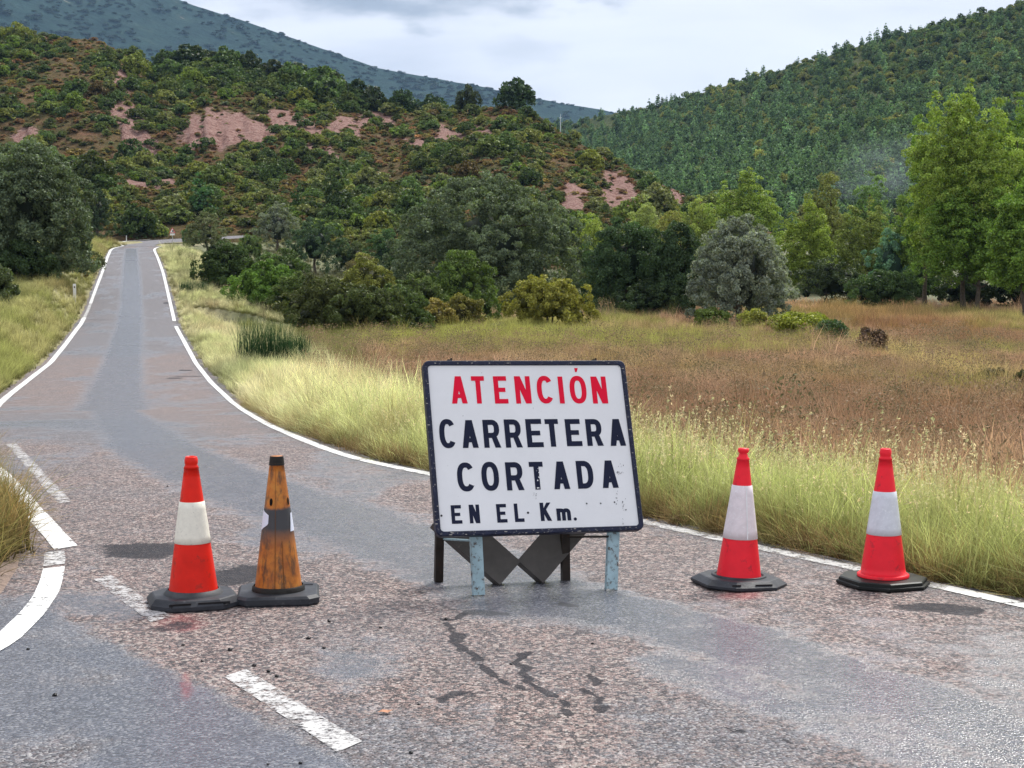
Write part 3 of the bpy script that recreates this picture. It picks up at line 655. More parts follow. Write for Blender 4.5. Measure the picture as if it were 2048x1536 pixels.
def plume_lobes(w, h, n):
    """several upright plumes side by side, as poplars grow"""
    out = []; k = max(2, int(n/6))
    for i in range(k):
        a = i*2.4+RNG.uniform(-.3, .3); d = 0 if i == 0 else w*RNG.uniform(.18, .33); hh = h*(1 if i == 0 else RNG.uniform(.68, .97))
        for (x, y, z, p, q, r) in col_lobes(w*RNG.uniform(.42, .6), hh, max(7, int(n/k*1.6)), .06, .12): out.append((x+math.cos(a)*d, y+math.sin(a)*d, z, p*1.1, q*1.1, r*1.25))
    return out
NT0 = dict(holm=(.050,.066,.042), grey=(.115,.135,.115), dark=(.030,.052,.024), green=(.062,.105,.028), olive=(.125,.135,.035), yellow=(.21,.20,.045),
          poplar=(.19,.26,.06), poplar2=(.22,.27,.075), pale=(.26,.31,.12), teal=(.06,.115,.075), brown=(.11,.065,.04))
NT = {k: tuple(x*(1.75 if k == 'holm' else 1.3 if k == 'grey' else 1.05 if k.startswith('pop') or k == 'pale' else 1.4) for x in v) for k, v in NT0.items()}
def ground_pt(px, py_base, D):
    dd = np.linspace(D*.72, D*1.55, 160); xx = (px-1024)/K_(py_base)*dd; yy = proj(xx, dd, ground_z(xx, dd))[1]
    D = float(dd[np.argmin(np.abs(yy-py_base)+6*np.abs(np.log(dd/D)))])
    X = (px-1024)/K_(py_base)*D; return X, D, float(ground_z(X, D))
def tree(name, label, px, ytop, ybase, wpx, D, tint, kind='dome', nleaf=30000, lsize=.2, nclump=260, clump_r=.55, group=None, lobes=14, trunkh=.3, core=.6, stems=1, flat=.35, jag=.25, cat='tree', asp=.6, clear=.0, trunk_r=None):
    X, Y, z0 = ground_pt(px, ybase, D); D = Y; ztop = CAMH+float(ev(ytop))*D; h = ztop-z0; w = wpx/F*D
    root = empty(name, (X, Y, z0), label, cat, group, rz=RNG.uniform(0, .6))
    ch = h*(1-clear)
    if kind == 'dome': lb = dome_lobes(w*.5, w*.46, ch, lobes)
    elif kind == 'col': lb = plume_lobes(w, ch, lobes)
    lb = [(a, b, c+h*clear, d, e, f_) for a, b, c, d, e, f_ in lb]
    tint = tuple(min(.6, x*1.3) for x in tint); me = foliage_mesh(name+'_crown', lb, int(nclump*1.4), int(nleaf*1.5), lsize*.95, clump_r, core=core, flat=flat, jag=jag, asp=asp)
    # fit the crown to its height
    co = np.empty(len(me.vertices)*3, np.float32); me.vertices.foreach_get('co', co); co = co.reshape(-1, 3)
    zt = np.percentile(co[:, 2], 99.8); zb = h*clear; co[:, 2] = zb+(co[:, 2]-zb)*((h-zb)/(zt-zb)); xs = np.percentile(np.abs(co[:, :2]), 99.3); co[:, :2] *= (w*.5)/xs
    me.vertices.foreach_set('co', co.ravel()); me.update()
    c = link('crown', me, root); tag(c, tint=tint)
    V, Fq = trunk_mesh(h, trunk_r or h*.028, w*.42, 7, .28, stems, .8); link('trunk', mesh_from(name+'_trunk', V, Fq, BARK, True), root)
    return root
def bush(name, label, px, ytop, ybase, wpx, D, tint, nleaf=9000, lsize=.14, nclump=90, clump_r=.35, lobes=8, group=None, cat='bush', core=.7, jag=.35, flat=.3, asp=.55, sink=.0):
    X, Y, z0 = ground_pt(px, ybase, D); D = Y; h = CAMH+float(ev(ytop))*D-z0; w = wpx/F*D; lb = dome_lobes(w*.5, w*.42, h, lobes, .05, .45)
    root = empty(name, (X, Y, z0), label, cat, group, rz=RNG.uniform(-.4, .4))
    tint = tuple(min(.6, x*1.5) for x in tint); me = foliage_mesh(name+'_leaves', lb, int(nclump*1.5), int(nleaf*1.5), lsize, clump_r, core=core, jag=jag, flat=flat, asp=asp)
    co = np.empty(len(me.vertices)*3, np.float32); me.vertices.foreach_get('co', co); co = co.reshape(-1, 3)
    co[:, 2] *= h/np.percentile(co[:, 2], 99.7); co[:, :2] *= (w*.5)/np.percentile(np.abs(co[:, :2]), 99.0); me.vertices.foreach_set('co', co.ravel()); me.update()
    tag(link('leaves', me, root), tint=tint)
    V, Fq = trunk_mesh(h, .05+h*.012, w*.4, 4, .2, 3, .7, 5); link('stems', mesh_from(name+'_stems', V, Fq, BARK, True), root)
    return root
# hero trees --------------------------------------------------------
tree('holm_oak', 'huge spreading dark holm oak in the middle of the valley, largest crown', 972, 352, 622, 385, 66, NT['holm'], nleaf=100000, lsize=.23, nclump=1200, clump_r=.62, lobes=34, jag=.2)
tree('holm_oak', 'blue-grey rounded holm oak with frosted leaves at the field edge', 1480, 433, 655, 212, 52, NT['grey'], nleaf=60000, lsize=.17, nclump=700, clump_r=.42, lobes=22)
tree('holm_oak', 'big dark oak towering over the left side of the road', 52, 286, 556, 268, 57, (.078,.105,.066), nleaf=75000, lsize=.2, nclump=750, clump_r=.6, lobes=26)
tree('holm_oak', 'narrow dark oak tucked behind the big roadside oak', 195, 372, 478, 70, 84, (.035,.055,.03), nleaf=9000, lsize=.2, nclump=120, clump_r=.45)
tree('oak_tree', 'deep green oak right of the largest crown, broader left of the pair', 1250, 438, 632, 175, 64, NT['dark'], nleaf=36000, lsize=.2, nclump=320, clump_r=.6, lobes=16)
tree('oak_tree', 'deep green oak squeezed against the blue-grey holm oak', 1352, 446, 636, 130, 66, (.034,.058,.027), nleaf=26000, lsize=.2, nclump=260, clump_r=.55, lobes=12)
tree('oak_tree', 'green rounded oak peeping out left of the largest crown', 772, 458, 560, 90, 74, (.045,.085,.035), nleaf=11000, lsize=.18, nclump=140, clump_r=.45)
tree('holm_oak', 'grey-leaved small oak behind the round dark oak', 555, 405, 502, 92, 98, (.12,.14,.11), nleaf=11000, lsize=.22, nclump=200, clump_r=.42)
tree('holm_oak', 'round dark green oak at the foot of the scrub hill', 630, 436, 540, 138, 80, (.045,.075,.042), nleaf=20000, lsize=.19, nclump=260, clump_r=.45, lobes=16)
tree('olive_tree', 'small greyish tree with bare reddish trunk beside the road bend', 415, 424, 506, 88, 88, (.10,.115,.065), nleaf=7500, lsize=.2, nclump=120, clump_r=.4, core=.5, clear=.12, jag=.45)
pop = [('tall poplar with two bright tops, biggest tree on the right', 1925, 178, 625, 205, 76, NT['poplar'], 62000, .075, .30),
 ('tall bright poplar rising at the right border behind the biggest one', 2030, 190, 618, 130, 79, (.15,.23,.05), 30000, .075, .30),
 ('slim leaning poplar at the left flank of the biggest poplar', 1850, 232, 615, 80, 80, (.15,.24,.05), 18000, .07, .25),
 ('nearest poplar at the right border with low green boughs', 2050, 345, 640, 130, 68, (.12,.20,.04), 30000, .1, .2),
 ('poplar with forked trunk and full lower crown in front of the biggest one', 1955, 330, 628, 180, 71, (.12,.20,.04), 36000, .1, .22)]
for lab, px, yt, yb, w, D, t, nl, cl, _ in pop:
    tree('poplar_tree', lab, px, yt, yb, w*1.12, D, tuple(x*.85 for x in t), 'col', int(nl*1.15), .21, int(nl/55), .5, 'poplars beside the field', 30, clear=.19, core=0, jag=.6, stems=1, trunk_r=.22)
for lab, px, yt, yb, w, D, t, nl in [
  ('broad lime green poplar rising behind the blue-grey oak', 1495, 342, 520, 128, 104, NT['poplar'], 20000),
  ('yellow-green poplar between the deep green oaks and the lime poplar', 1395, 392, 500, 110, 108, NT['poplar2'], 12000),
  ('pale feathery poplar behind the deep green oak pair', 1292, 392, 500, 78, 112, NT['pale'], 8000),
  ('light yellowish poplar just right of the largest oak crown', 1185, 428, 540, 75, 84, (.24,.30,.07), 8000),
  ('bright green poplar right of the blue-grey oak', 1622, 398, 585, 115, 80, (.19,.25,.05), 18000),
  ('olive poplar with rounded top behind the bright green one', 1655, 350, 560, 100, 96, (.16,.18,.06), 13000),
  ('narrow pointed bluish-green poplar standing in the gap', 1738, 345, 560, 66, 98, (.15,.24,.09), 9000),
  ('hazy yellow-green poplar above the dark thicket', 1745, 398, 580, 125, 86, (.17,.21,.06), 16000),
  ('leafy poplar touching the left flank of the tall poplars', 1835, 378, 600, 85, 84, (.13,.20,.045), 12000),
  ('short golden green poplar low in front of the rocky scar', 1345, 415, 520, 60, 100, (.24,.25,.08), 6000)]:
    tree('poplar_tree', lab, px, yt, yb, w*1.25, D, tuple(x*.8 for x in t), 'col', int(nl*1.45), .24, int(nl/45), .6, 'poplars beside the field', 20, clear=.02, core=.5, jag=.5)
tree('fig_tree', 'spreading teal-green tree with layered boughs before the poplars', 1782, 458, 600, 112, 72, NT['teal'], nleaf=9500, lsize=.26, nclump=100, clump_r=.45, jag=.4, flat=.1)
tree('ridge_oak', 'rounded oak standing alone on the skyline of the scrub hill', 1030, 160, 470, 10, 60, NT['dark'], nleaf=10) if False else None
# undergrowth ------------------------------------------------------
for lab, px, yt, yb, w, D, t, nl in [
  ('dark thicket bush below the bright green poplar', 1660, 512, 612, 130, 74, (.035,.05,.024), 9000),
  ('dark thicket bush below the teal tree', 1765, 540, 615, 130, 75, (.045,.075,.03), 9000),
  ('dark undergrowth bush left of the poplar trunks', 1845, 520, 610, 110, 84, (.05,.085,.028), 8000),
  ('very dark undergrowth behind the poplar trunks', 1935, 545, 618, 130, 86, (.022,.034,.015), 7000),
  ('very dark undergrowth at the right border behind trunks', 2040, 540, 622, 120, 86, (.022,.034,.015), 7000),
  ('low dark bush between the deep green oaks and the field', 1300, 560, 636, 150, 60, (.028,.045,.02), 8000),
  ('dark bush behind the yellow bushes under the largest oak', 1190, 520, 615, 80, 64, (.05,.07,.025), 5000),
  ('near dark green bush nearest the road on the right verge', 458, 487, 590, 128, 52, (.034,.055,.02), 14000),
  ('bright leafy green bush next to the dark verge bush', 540, 522, 628, 165, 45, (.065,.115,.025), 16000),
  ('brownish green bramble in the middle of the thicket', 655, 552, 665, 205, 39, (.05,.06,.024), 17000),
  ('dark bramble under the olive-yellow bush', 740, 575, 668, 170, 37, (.045,.06,.022), 13000),
  ('olive-yellow bush rising out of the bramble thicket', 735, 508, 610, 120, 50, (.12,.13,.035), 10000),
  ('tall green bush in front of the largest oak', 925, 502, 645, 145, 47, (.062,.095,.026), 16000),
  ('green bush wedged between olive bush and tall green bush', 838, 545, 648, 125, 46, (.06,.085,.028), 10000),
  ('golden brown low bush by the edge of the field', 870, 598, 660, 90, 42, (.13,.11,.035), 6000),
  ('small amber leaved bush before the tall green bush', 925, 588, 655, 80, 43, (.105,.10,.03), 5000),
  ('large yellow-olive bush standing at the field edge', 1100, 552, 655, 185, 47, (.15,.15,.035), 17000),
  ('small green bush at the left foot of the blue-grey oak', 1425, 615, 658, 75, 50, (.07,.10,.025), 4500),
  ('yellowish broom bush at the right foot of the blue-grey oak', 1512, 618, 662, 70, 49, (.14,.15,.035), 4500),
  ('wide yellow-green bush spilling into the brown field', 1605, 625, 678, 120, 46, (.14,.16,.03), 8000),
  ('low dark green bush at the right end of the bush row', 1655, 640, 684, 70, 45, (.04,.07,.03), 4000),
  ('dry dark purple-brown shrub alone in the field', 1743, 655, 712, 66, 36, (.06,.04,.032), 1800),
  ('dark seed-headed weed clump at the right side of the field', 1985, 738, 775, 90, 26, (.035,.035,.02), 1500),
  ('dark weed clump cut by the right border of the field', 2050, 740, 790, 60, 24, (.035,.04,.02), 1000),
  ('dark shrub below the big roadside oak', 40, 480, 562, 150, 56, (.03,.05,.022), 12000),
  ('dark bush at the left border beside the grass bank', -10, 528, 618, 80, 34, (.045,.06,.028), 6000),
  ('brown dry bush on the left bank above the road', 150, 492, 545, 70, 62, (.14,.115,.05), 4000),
  ('low green bush at the foot of the left oak', 180, 500, 540, 60, 74, (.06,.07,.03), 3000),
  ('little green bush beside the warning sign', 385, 450, 492, 42, 108, (.05,.09,.04), 2500),
  ('mossy green bush joining the bright leafy bush to the bramble', 606, 545, 650, 150, 47, (.06,.085,.028), 10000),
  ('dark green bush at the right end of the bramble thicket', 800, 562, 664, 140, 45, (.05,.075,.026), 10000),
  ('rounded green bush above the bright leafy bush', 560, 498, 600, 140, 56, (.055,.085,.03), 10000),
  ('dull green bush filling the gap left of the largest oak', 700, 478, 545, 80, 84, (.06,.08,.035), 6000),
  ('low heathery bush between the round oak and the gap', 725, 505, 560, 60, 70, (.09,.08,.04), 4000),
  ('grey-green bush under the small greyish tree', 440, 478, 512, 60, 92, (.07,.09,.045), 3000),
  ('leafy green bush left of the round dark oak', 500, 470, 520, 60, 88, (.06,.09,.03), 3500)]:
    b = bush('bush', lab, px, yt, yb, w, D, t, nl, lsize=.13+D*.0009, nclump=max(30, int(nl/95)), clump_r=.2+.0042*D, core=.0 if nl < 2000 else .68)

# ------------------------------------------------------------------ scattering
def scatter(name, P3, protos, idx, rot, scl, tint, tint2=None, kind='stuff', label=None):
    P3 = np.asarray(P3)*np.array([1, S, 1])
    me = bpy.data.meshes.new(name); n = len(P3); me.vertices.add(n); me.vertices.foreach_set('co', np.asarray(P3, np.float32).ravel())
    def at(nm, typ, key, arr): a = me.attributes.new(nm, typ, 'POINT'); a.data.foreach_set(key, np.asarray(arr).ravel())
    at('rot', 'FLOAT_VECTOR', 'vector', np.asarray(rot, np.float32)); at('scl', 'FLOAT_VECTOR', 'vector', np.asarray(scl, np.float32))
    at('idx', 'INT', 'value', np.asarray(idx, np.int32)); at('tint', 'FLOAT_VECTOR', 'vector', np.asarray(tint, np.float32))
    at('tint2', 'FLOAT_VECTOR', 'vector', np.asarray(tint2 if tint2 is not None else tint, np.float32)); me.update()
    o = link(name, me); tag(o, kind=kind)
    g = bpy.data.node_groups.new(name+'_scatter', 'GeometryNodeTree')
    g.interface.new_socket('Geometry', in_out='INPUT', socket_type='NodeSocketGeometry'); g.interface.new_socket('Geometry', in_out='OUTPUT', socket_type='NodeSocketGeometry')
    N = g.nodes.new; L = g.links.new; gi = N('NodeGroupInput'); go = N('NodeGroupOutput')
    m2p = N('GeometryNodeMeshToPoints'); L(gi.outputs[0], m2p.inputs[0]); jg = N('GeometryNodeGeometryToInstance')
    for p in reversed(protos):
        oi = N('GeometryNodeObjectInfo'); oi.inputs['Object'].default_value = p; oi.transform_space = 'ORIGINAL'; oi.inputs['As Instance'].default_value = True; L(oi.outputs['Geometry'], jg.inputs[0])
    jn = N('GeometryNodeJoinGeometry'); g.nodes.remove(jg)
    for n_ in [x for x in g.nodes if x.bl_idname == 'GeometryNodeObjectInfo']: L(n_.outputs['Geometry'], jn.inputs[0])
    ip = N('GeometryNodeInstanceOnPoints'); L(m2p.outputs[0], ip.inputs['Points']); L(jn.outputs[0], ip.inputs['Instance']); ip.inputs['Pick Instance'].default_value = True
    def na(nm, typ):
        a = N('GeometryNodeInputNamedAttribute'); a.data_type = typ; a.inputs['Name'].default_value = nm; return a.outputs['Attribute']
    L(na('idx', 'INT'), ip.inputs['Instance Index'])
    e2r = N('FunctionNodeEulerToRotation'); L(na('rot', 'FLOAT_VECTOR'), e2r.inputs[0]); L(e2r.outputs[0], ip.inputs['Rotation']); L(na('scl', 'FLOAT_VECTOR'), ip.inputs['Scale'])
    L(ip.outputs[0], go.inputs[0]); md = o.modifiers.new('scatter', 'NODES'); md.node_group = g
    return o
def proto(name, me): return bpy.data.objects.new(name, me)      # never linked: only a source of shared mesh data
def unit_shrub(name, n, nl, ls, lobes=6, cr=.3): return foliage_mesh(name, dome_lobes(1, 1, 1.5, lobes, .05, .45), n, nl, ls, cr, core=.72, jag=.3)
SHR = [unit_shrub('scrub_a', 40, 900, .22), unit_shrub('scrub_b', 30, 700, .24, 5), unit_shrub('scrub_c', 50, 1100, .2, 9), unit_shrub('scrub_d', 26, 600, .26, 4, .36)]
OAKP = [unit_shrub('hill_oak_a', 130, 3000, .16, 12, .22), unit_shrub('hill_oak_b', 110, 2600, .17, 9, .24)]
def pine(name, nl=900):
    lb = [(RNG.normal(0,.08), RNG.normal(0,.08), .35+.36*i, .78*(1-i/6.2)+.1, .78*(1-i/6.2)+.1, .3) for i in range(6)]
    return foliage_mesh(name, lb, 70, nl, .2, .22, core=.6, jag=.45)
PIN = [pine('pine_a'), pine('pine_b'), unit_shrub('pine_c', 45, 900, .2, 7)]
def tintvar(base, n, s=.22, hue=.12):
    k = np.exp(RNG.normal(0, s, (n, 1))); h = np.exp(RNG.normal(0, hue, (n, 3))*np.array([1,.3,1])); return np.array(base)[None]*k*h
def hillshrubs():
    # one candidate list, largest in the picture first; 300 become individuals, the rest one mass
    n = 6000; px = RNG.uniform(-150, 1520, n); p = RNG.random(n)**.85
    P3, py = hill1_pt(px, p); D = P3[:, 1]
    dens = fbm(px*.02, py*.03, 4, 91)
    ridge = sstep(55, 8, py-np.interp(px, S1[:,0], S1[:,1]))*sstep(300, 345, px)*sstep(800, 740, px)
    upper = sstep(120, 20, py-np.interp(px, S1[:,0], S1[:,1]))
    keep = (bare_mask(px, py) < np.where(RNG.random(n) < .12, 2, .42)) & (dens > .41-.5*ridge-.06*upper+.06*sstep(1050,1200,px)) 
    size = np.exp(RNG.normal(-.15, .40, n))*1.25*(1+.9*ridge)*(1+.35*(dens-.5)*4*(dens > .5)); size *= np.where(px > 1080, .8, 1)
    base = np.array([NT['dark'], NT['green'], NT['olive'], (.048,.07,.03), (.10,.12,.045), (.07,.055,.03), (.13,.15,.10)])
    kd = RNG.choice(7, n, p=[.30,.20,.10,.27,.04,.04,.05]); kd = np.where(ridge > .5, RNG.choice([0,0,3], n), kd)
    tint = base[kd]*np.exp(np.clip(RNG.normal(0, .2, (n, 1)), -.4, .35))*np.array([1.75,1.6,1.2])
    tint = np.minimum(tint, np.array([[.17,.19,.08]])); k = np.where(keep)[0]; order = k[np.argsort(-(size[k]/D[k]))]; ind, rest = order[:290], order[290:]
    idx = RNG.integers(0, 4, n)
    labs = [('dark evergreen shrub in the scrub covering the red hillside', 0), ('mid green rounded shrub in the scrub covering the red hillside', 1), ('olive green shrub in the scrub covering the red hillside', 2)]
    for i in ind:
        big = size[i] > 2.0; me = OAKP[i % 2] if big else SHR[idx[i]]
        o = link('shrub', me, None, P3[i]-np.array([0,0,.3])); s = size[i]; o.scale = (s*RNG.uniform(.85,1.2), s, s*RNG.uniform(.75, 1.1)); o.rotation_euler = (0, 0, RNG.uniform(0, 6.28))
        zone = 'on the left slope above the road' if px[i] < 330 and py[i] > 330 else 'high on the left shoulder of the hill' if px[i] < 330 else 'above the row of pink scars' if py[i] < 235 and px[i] < 900 else 'right beside the pink scars' if py[i] < 320 and px[i] < 900 else 'on the slope below the pink scars' if px[i] < 900 else 'on the right shoulder of the hill' if px[i] < 1130 else 'around the rocky scar at the hill end'
        lb = ('dark evergreen shrub ' if kd[i] in (0, 3) else 'mid green shrub ' if kd[i] == 1 else 'pale or brownish shrub ')+zone
        tag(o, lb, 'shrub', {'d': 'dark shrubs ', 'm': 'green shrubs ', 'p': 'pale shrubs '}[lb[0]]+zone, tint=tint[i])
    m = len(rest); s = size[rest][:, None]*np.stack([RNG.uniform(.85,1.2,m), np.ones(m), RNG.uniform(.7,1.1,m)], 1)
    scatter('hillside_scrub', P3[rest]-np.array([0,0,.2]), [proto('scrub', x) for x in SHR], idx[rest], np.stack([np.zeros(m), np.zeros(m), RNG.uniform(0, 6.28, m)], 1), s, tint[rest])
    # heather, dry grass and dwarf scrub between the shrubs
    n = 14000; px = RNG.uniform(-200, 1520, n); p = RNG.random(n)**.8; P3, py = hill1_pt(px, p); k = bare_mask(px, py) < np.where(RNG.random(n) < .1, 2, .5); P3, px, py = P3[k], px[k], py[k]; n = len(px)
    base = 1.15*np.array([(.17,.13,.05), (.13,.12,.045), (.17,.095,.055), (.07,.085,.03), (.12,.15,.09)])[RNG.choice(5, n, p=[.24,.2,.28,.22,.06])]*np.exp(RNG.normal(0,.25,(n,1)))
    s = np.exp(RNG.normal(-.75, .35, n))[:, None]*np.array([1.3,1.3,.8]); scatter('dwarf_scrub', P3-np.array([0,0,.1]), [proto('dwarf', x) for x in SHR], RNG.integers(0,4,n), np.stack([np.zeros(n), np.zeros(n), RNG.uniform(0,6.28,n)], 1), s, base)
hillshrubs()
def hilltree(name, lab, px, yt, yb, w, pp, me, tint, grp=None, cat='tree', hs=1.5):
    P3, py = hill1_pt(np.array([px]), np.array([pp])); P3 = P3[0]; D = P3[1]; h = abs(float(ev(yt)-ev(yb)))*D; ww = w/F*D*.5
    o = link(name, me, None, (P3[0], D, CAMH+float(ev(yb))*D-.3)); o.scale = (ww/1.05, ww/1.05, (h+.3)/hs); o.rotation_euler = (0, 0, RNG.uniform(0, 6)); tag(o, lab, cat, grp, tint=tint)
def ppy(px, py):                                # slope parameter for a picture row
    p = np.linspace(0, 1, 200); return float(np.interp(-py, -hill1_py(np.full(200, px), p), p))
hilltree('oak_tree', 'rounded dark oak highest on the skyline above the scrub hill', 1032, 160, 222, 84, 1.0, OAKP[0], NT['dark'])
hilltree('oak_tree', 'smaller skyline oak left of the highest rounded one', 936, 172, 226, 46, 1.0, OAKP[1], (.045,.06,.03))
hilltree('oak_tree', 'dark oak clump on the ridge left of the smaller skyline oak', 865, 192, 230, 60, .99, OAKP[0], NT['dark'])
hilltree('oak_tree', 'dark oak clump on the ridge where the mountain meets it', 805, 182, 232, 70, .99, OAKP[1], NT['dark'])
for i, (px, yt, w) in enumerate([(380,95,90),(350,108,60),(425,108,60),(470,110,60),(500,106,55),(545,122,60),(585,130,55),(620,140,60),(665,150,70),(715,162,70),(745,178,60)]):
    yb = float(np.interp(px, S1[:,0], S1[:,1]))+14
    hilltree('oak_tree', 'dark holm oak in the dense row along the ridge top', px, yt, yb, w*1.15, .98, OAKP[i % 2], (.034+.004*(i%3),.055,.024), 'holm oaks along the ridge')
for px, yt, yb, w, t, lab in [(675,322,432,82,(.055,.085,.032),'slender pine with bare trunk half hidden on the lower slope'),(402,350,425,70,(.055,.12,.05),'bright bluish pine standing above the road bend'),(595,366,422,42,(.05,.09,.03),'small pine between the two taller slope pines'),(660,345,430,40,(.05,.07,.03),'thin pine beside the slender one')]:
    hilltree('pine_tree', lab, px, yt, yb, w, max(.01, ppy(px, yb)), PIN[0], t, hs=2.5)
def forest():
    n = 9500; px = RNG.uniform(900, 2350, n); p = RNG.random(n)**.9; P3, py = hill2_pt(px, p)
    dens = fbm(px*.012, py*.02, 4, 71); keep = (dens > .27) & (py < 470); size = np.exp(RNG.normal(.8, .26, n)); low = sstep(150, 330, py-np.interp(px, S2[:,0], S2[:,1])*0)
    pinef = RNG.random(n) < (.35+.5*low); top = sstep(30, 0, py-np.interp(px, S2[:,0], S2[:,1]))
    tint = np.where(pinef[:, None], 2.0*np.array([.050,.083,.044]), 1.9*np.array([[.050,.072,.028],[.035,.055,.026],[.10,.105,.035],[.065,.09,.03]])[RNG.integers(0,4,n)])*np.exp(RNG.normal(0,.22,(n,1)))
    k = np.where(keep)[0]; order = k[np.argsort(-(size[k]/P3[k,1]) - 0)]; ind, rest = order[:290], order[290:]
    idx = np.where(pinef, RNG.integers(0,2,n), 2)
    for i in ind:
        s = size[i]; o = link('pine_tree' if pinef[i] else 'oak_tree', PIN[idx[i]], None, P3[i]-np.array([0,0,.4])); o.scale = (s, s, s*RNG.uniform(.85,1.25)); o.rotation_euler = (0,0,RNG.uniform(0,6.28))
        zn = ('up near the skyline' if top[i] > .1 or py[i] < 150 else 'high on the slope' if py[i] < 250 else 'midway up the slope' if py[i] < 340 else 'low down above the poplars')+(', left end of the wood' if px[i] < 1350 else ', middle of the wood' if px[i] < 1700 else ', right end of the wood')
        if pinef[i]: tag(o, 'bluish-green pine '+zn, 'tree', 'pines '+zn, tint=tint[i])
        else: tag(o, 'rounded oak '+zn, 'tree', 'oaks '+zn, tint=tint[i])
    m = len(rest); s = size[rest][:, None]*np.stack([np.ones(m), np.ones(m), RNG.uniform(.8,1.3,m)], 1)
    scatter('hillside_wood', P3[rest]-np.array([0,0,.6]), [proto('wood', x) for x in PIN], idx[rest], np.stack([RNG.normal(0,.05,m), RNG.normal(0,.05,m), RNG.uniform(0,6.28,m)], 1), s, tint[rest])
    n = 6000; px = RNG.uniform(-100, 1300, n); p = RNG.random(n)**.8; P3, py = mtn_pt(px, p); k = (fbm(px*.03, p*14, 4, 5) > .42)|(p > .97); P3 = P3[k]; n = len(P3)
    s = np.exp(RNG.normal(1.7, .3, n))[:, None]*np.array([1.3,1.3,.7]); scatter('mountain_scrub', P3-np.array([0,0,1]), [proto('mscrub', SHR[3]), proto('mscrub', SHR[1])], RNG.integers(0,2,n), np.stack([np.zeros(n)]*2+[RNG.uniform(0,6.28,n)], 1), s, tintvar((.022,.04,.030), n))
forest()

# ------------------------------------------------------------------ grasses
def blades(name, n, r, h, w, lean=.35, seg=3, droop=.5, stalks=0, seedhead=False):
    a = RNG.uniform(0, 6.28, n); rr = r*np.sqrt(RNG.random(n)); bx, by = rr*np.cos(a), rr*np.sin(a); hh = h*RNG.uniform(.5, 1.1, n)
    la = RNG.uniform(0, 6.28, n); ln = hh*lean*RNG.uniform(.2, 1.3, n); t = np.linspace(0, 1, seg+1)
    ox = np.cos(la)[:, None]*ln[:, None]*t**2; oy = np.sin(la)[:, None]*ln[:, None]*t**2; oz = hh[:, None]*(t-droop*.25*t**3)
    wd = w*RNG.uniform(.6, 1.3, n)[:, None]*(1-t*.92); ta = la+1.57+RNG.normal(0,.5,n)
    px_, py_ = np.cos(ta)[:, None]*wd*.5, np.sin(ta)[:, None]*wd*.5
    C = np.stack([bx[:, None]+ox, by[:, None]+oy, oz], -1); off = np.stack([px_, py_, 0*px_], -1)
    V = np.stack([C-off, C+off], 2).reshape(-1, 3); base = (np.arange(n)*2*(seg+1))[:, None, None]; k = np.arange(seg)[None, :, None]*2
    Fq = (base+k+np.array([0,1,3,2])[None, None]).reshape(-1, 4)
    rnd = np.zeros((len(V), 3)); rnd[:, 0] = np.repeat(RNG.random(n), 2*(seg+1)); rnd[:, 1] = np.tile(np.repeat(t, 2), n)*np.repeat(hh/h, 2*(seg+1))
    if seedhead:
        tip = C[:, -1]; nd = np.repeat(tip, 7, 0)+RNG.normal(0, 1, (7*n, 3))*np.array([.006,.006,.035]); V2, F2 = leaf_quads(nd, rdir(len(nd)), .03, .35)
        Fq = np.concatenate([Fq, F2+len(V)]); V = np.concatenate([V, V2]); r2 = np.zeros((len(V2), 3)); r2[:, 0] = np.repeat(RNG.random(len(nd)), 4); r2[:, 1] = 1; rnd = np.concatenate([rnd, r2])
    return mesh_from(name, V, Fq, GRS, False, {'rnd': rnd})
TUFT = [blades('tuft_a', 60, .16, .55, .011, .7), blades('tuft_b', 50, .2, .42, .011, 1.1), blades('tuft_c', 36, .12, .8, .009, .5), blades('tuft_d', 50, .22, .5, .010, 1.0)]
STALK = [blades('stalk_a', 9, .14, 1.0, .0038, .25, 3, .2, seedhead=True), blades('stalk_b', 7, .2, .85, .0038, .4, 3, .3, seedhead=True)]
FT = [blades('field_a', 60, .30, .36, .013, .6, 2), blades('field_b', 50, .34, .26, .015, .9, 2), blades('field_c', 36, .2, .5, .012, .5, 2)]
def weed(name, h, r, n):                        # upright branching dry weed with small seed dots
    V, Fq = leaf_quads(np.stack([RNG.normal(0, r, n), RNG.normal(0, r, n), h*RNG.random(n)**.5], 1), rdir(n), .035, .5); V1, F1 = V, Fq
    rnd = np.zeros((len(V), 3)); rnd[:, 0] = np.repeat(RNG.random(n), 4); rnd[:, 1] = 1
    return mesh_from(name, V1, F1, GRS, False, {'rnd': rnd})
WEED = [weed('weed_a', .5, .14, 140), weed('weed_b', .4, .2, 160)]
def put(name, X, Y, protos, scl, tint, tint2, tilt=.12, lean=None, zoff=-.02):
    n = len(X); Z = ground_z(X, Y)+zoff; rot = np.stack([RNG.normal(0, tilt, n), RNG.normal(0, tilt, n), RNG.uniform(0, 6.28, n)], 1)
    if lean is not None: rot[:, :2] += lean
    s = np.asarray(scl)[:, None]*np.stack([np.ones(n), np.ones(n), RNG.uniform(.8, 1.2, n)], 1)
    return scatter(name, np.stack([X, Y, Z], 1), [proto(name+'_tuft', m) for m in protos], RNG.integers(0, len(protos), n), rot, s, tint, tint2)
def mixa(a, b, w): w = np.clip(w, 0, 1)[:, None]; return np.array(a)[None]*(1-w)+np.array(b)[None]*w
STRAW, LIME, PALE = (.95,.88,.50), (.46,.52,.15), (.86,.88,.42)
BG = (.10,.095,.03)  # blade feet: own brown-green, darkened further to stand in for base shadow
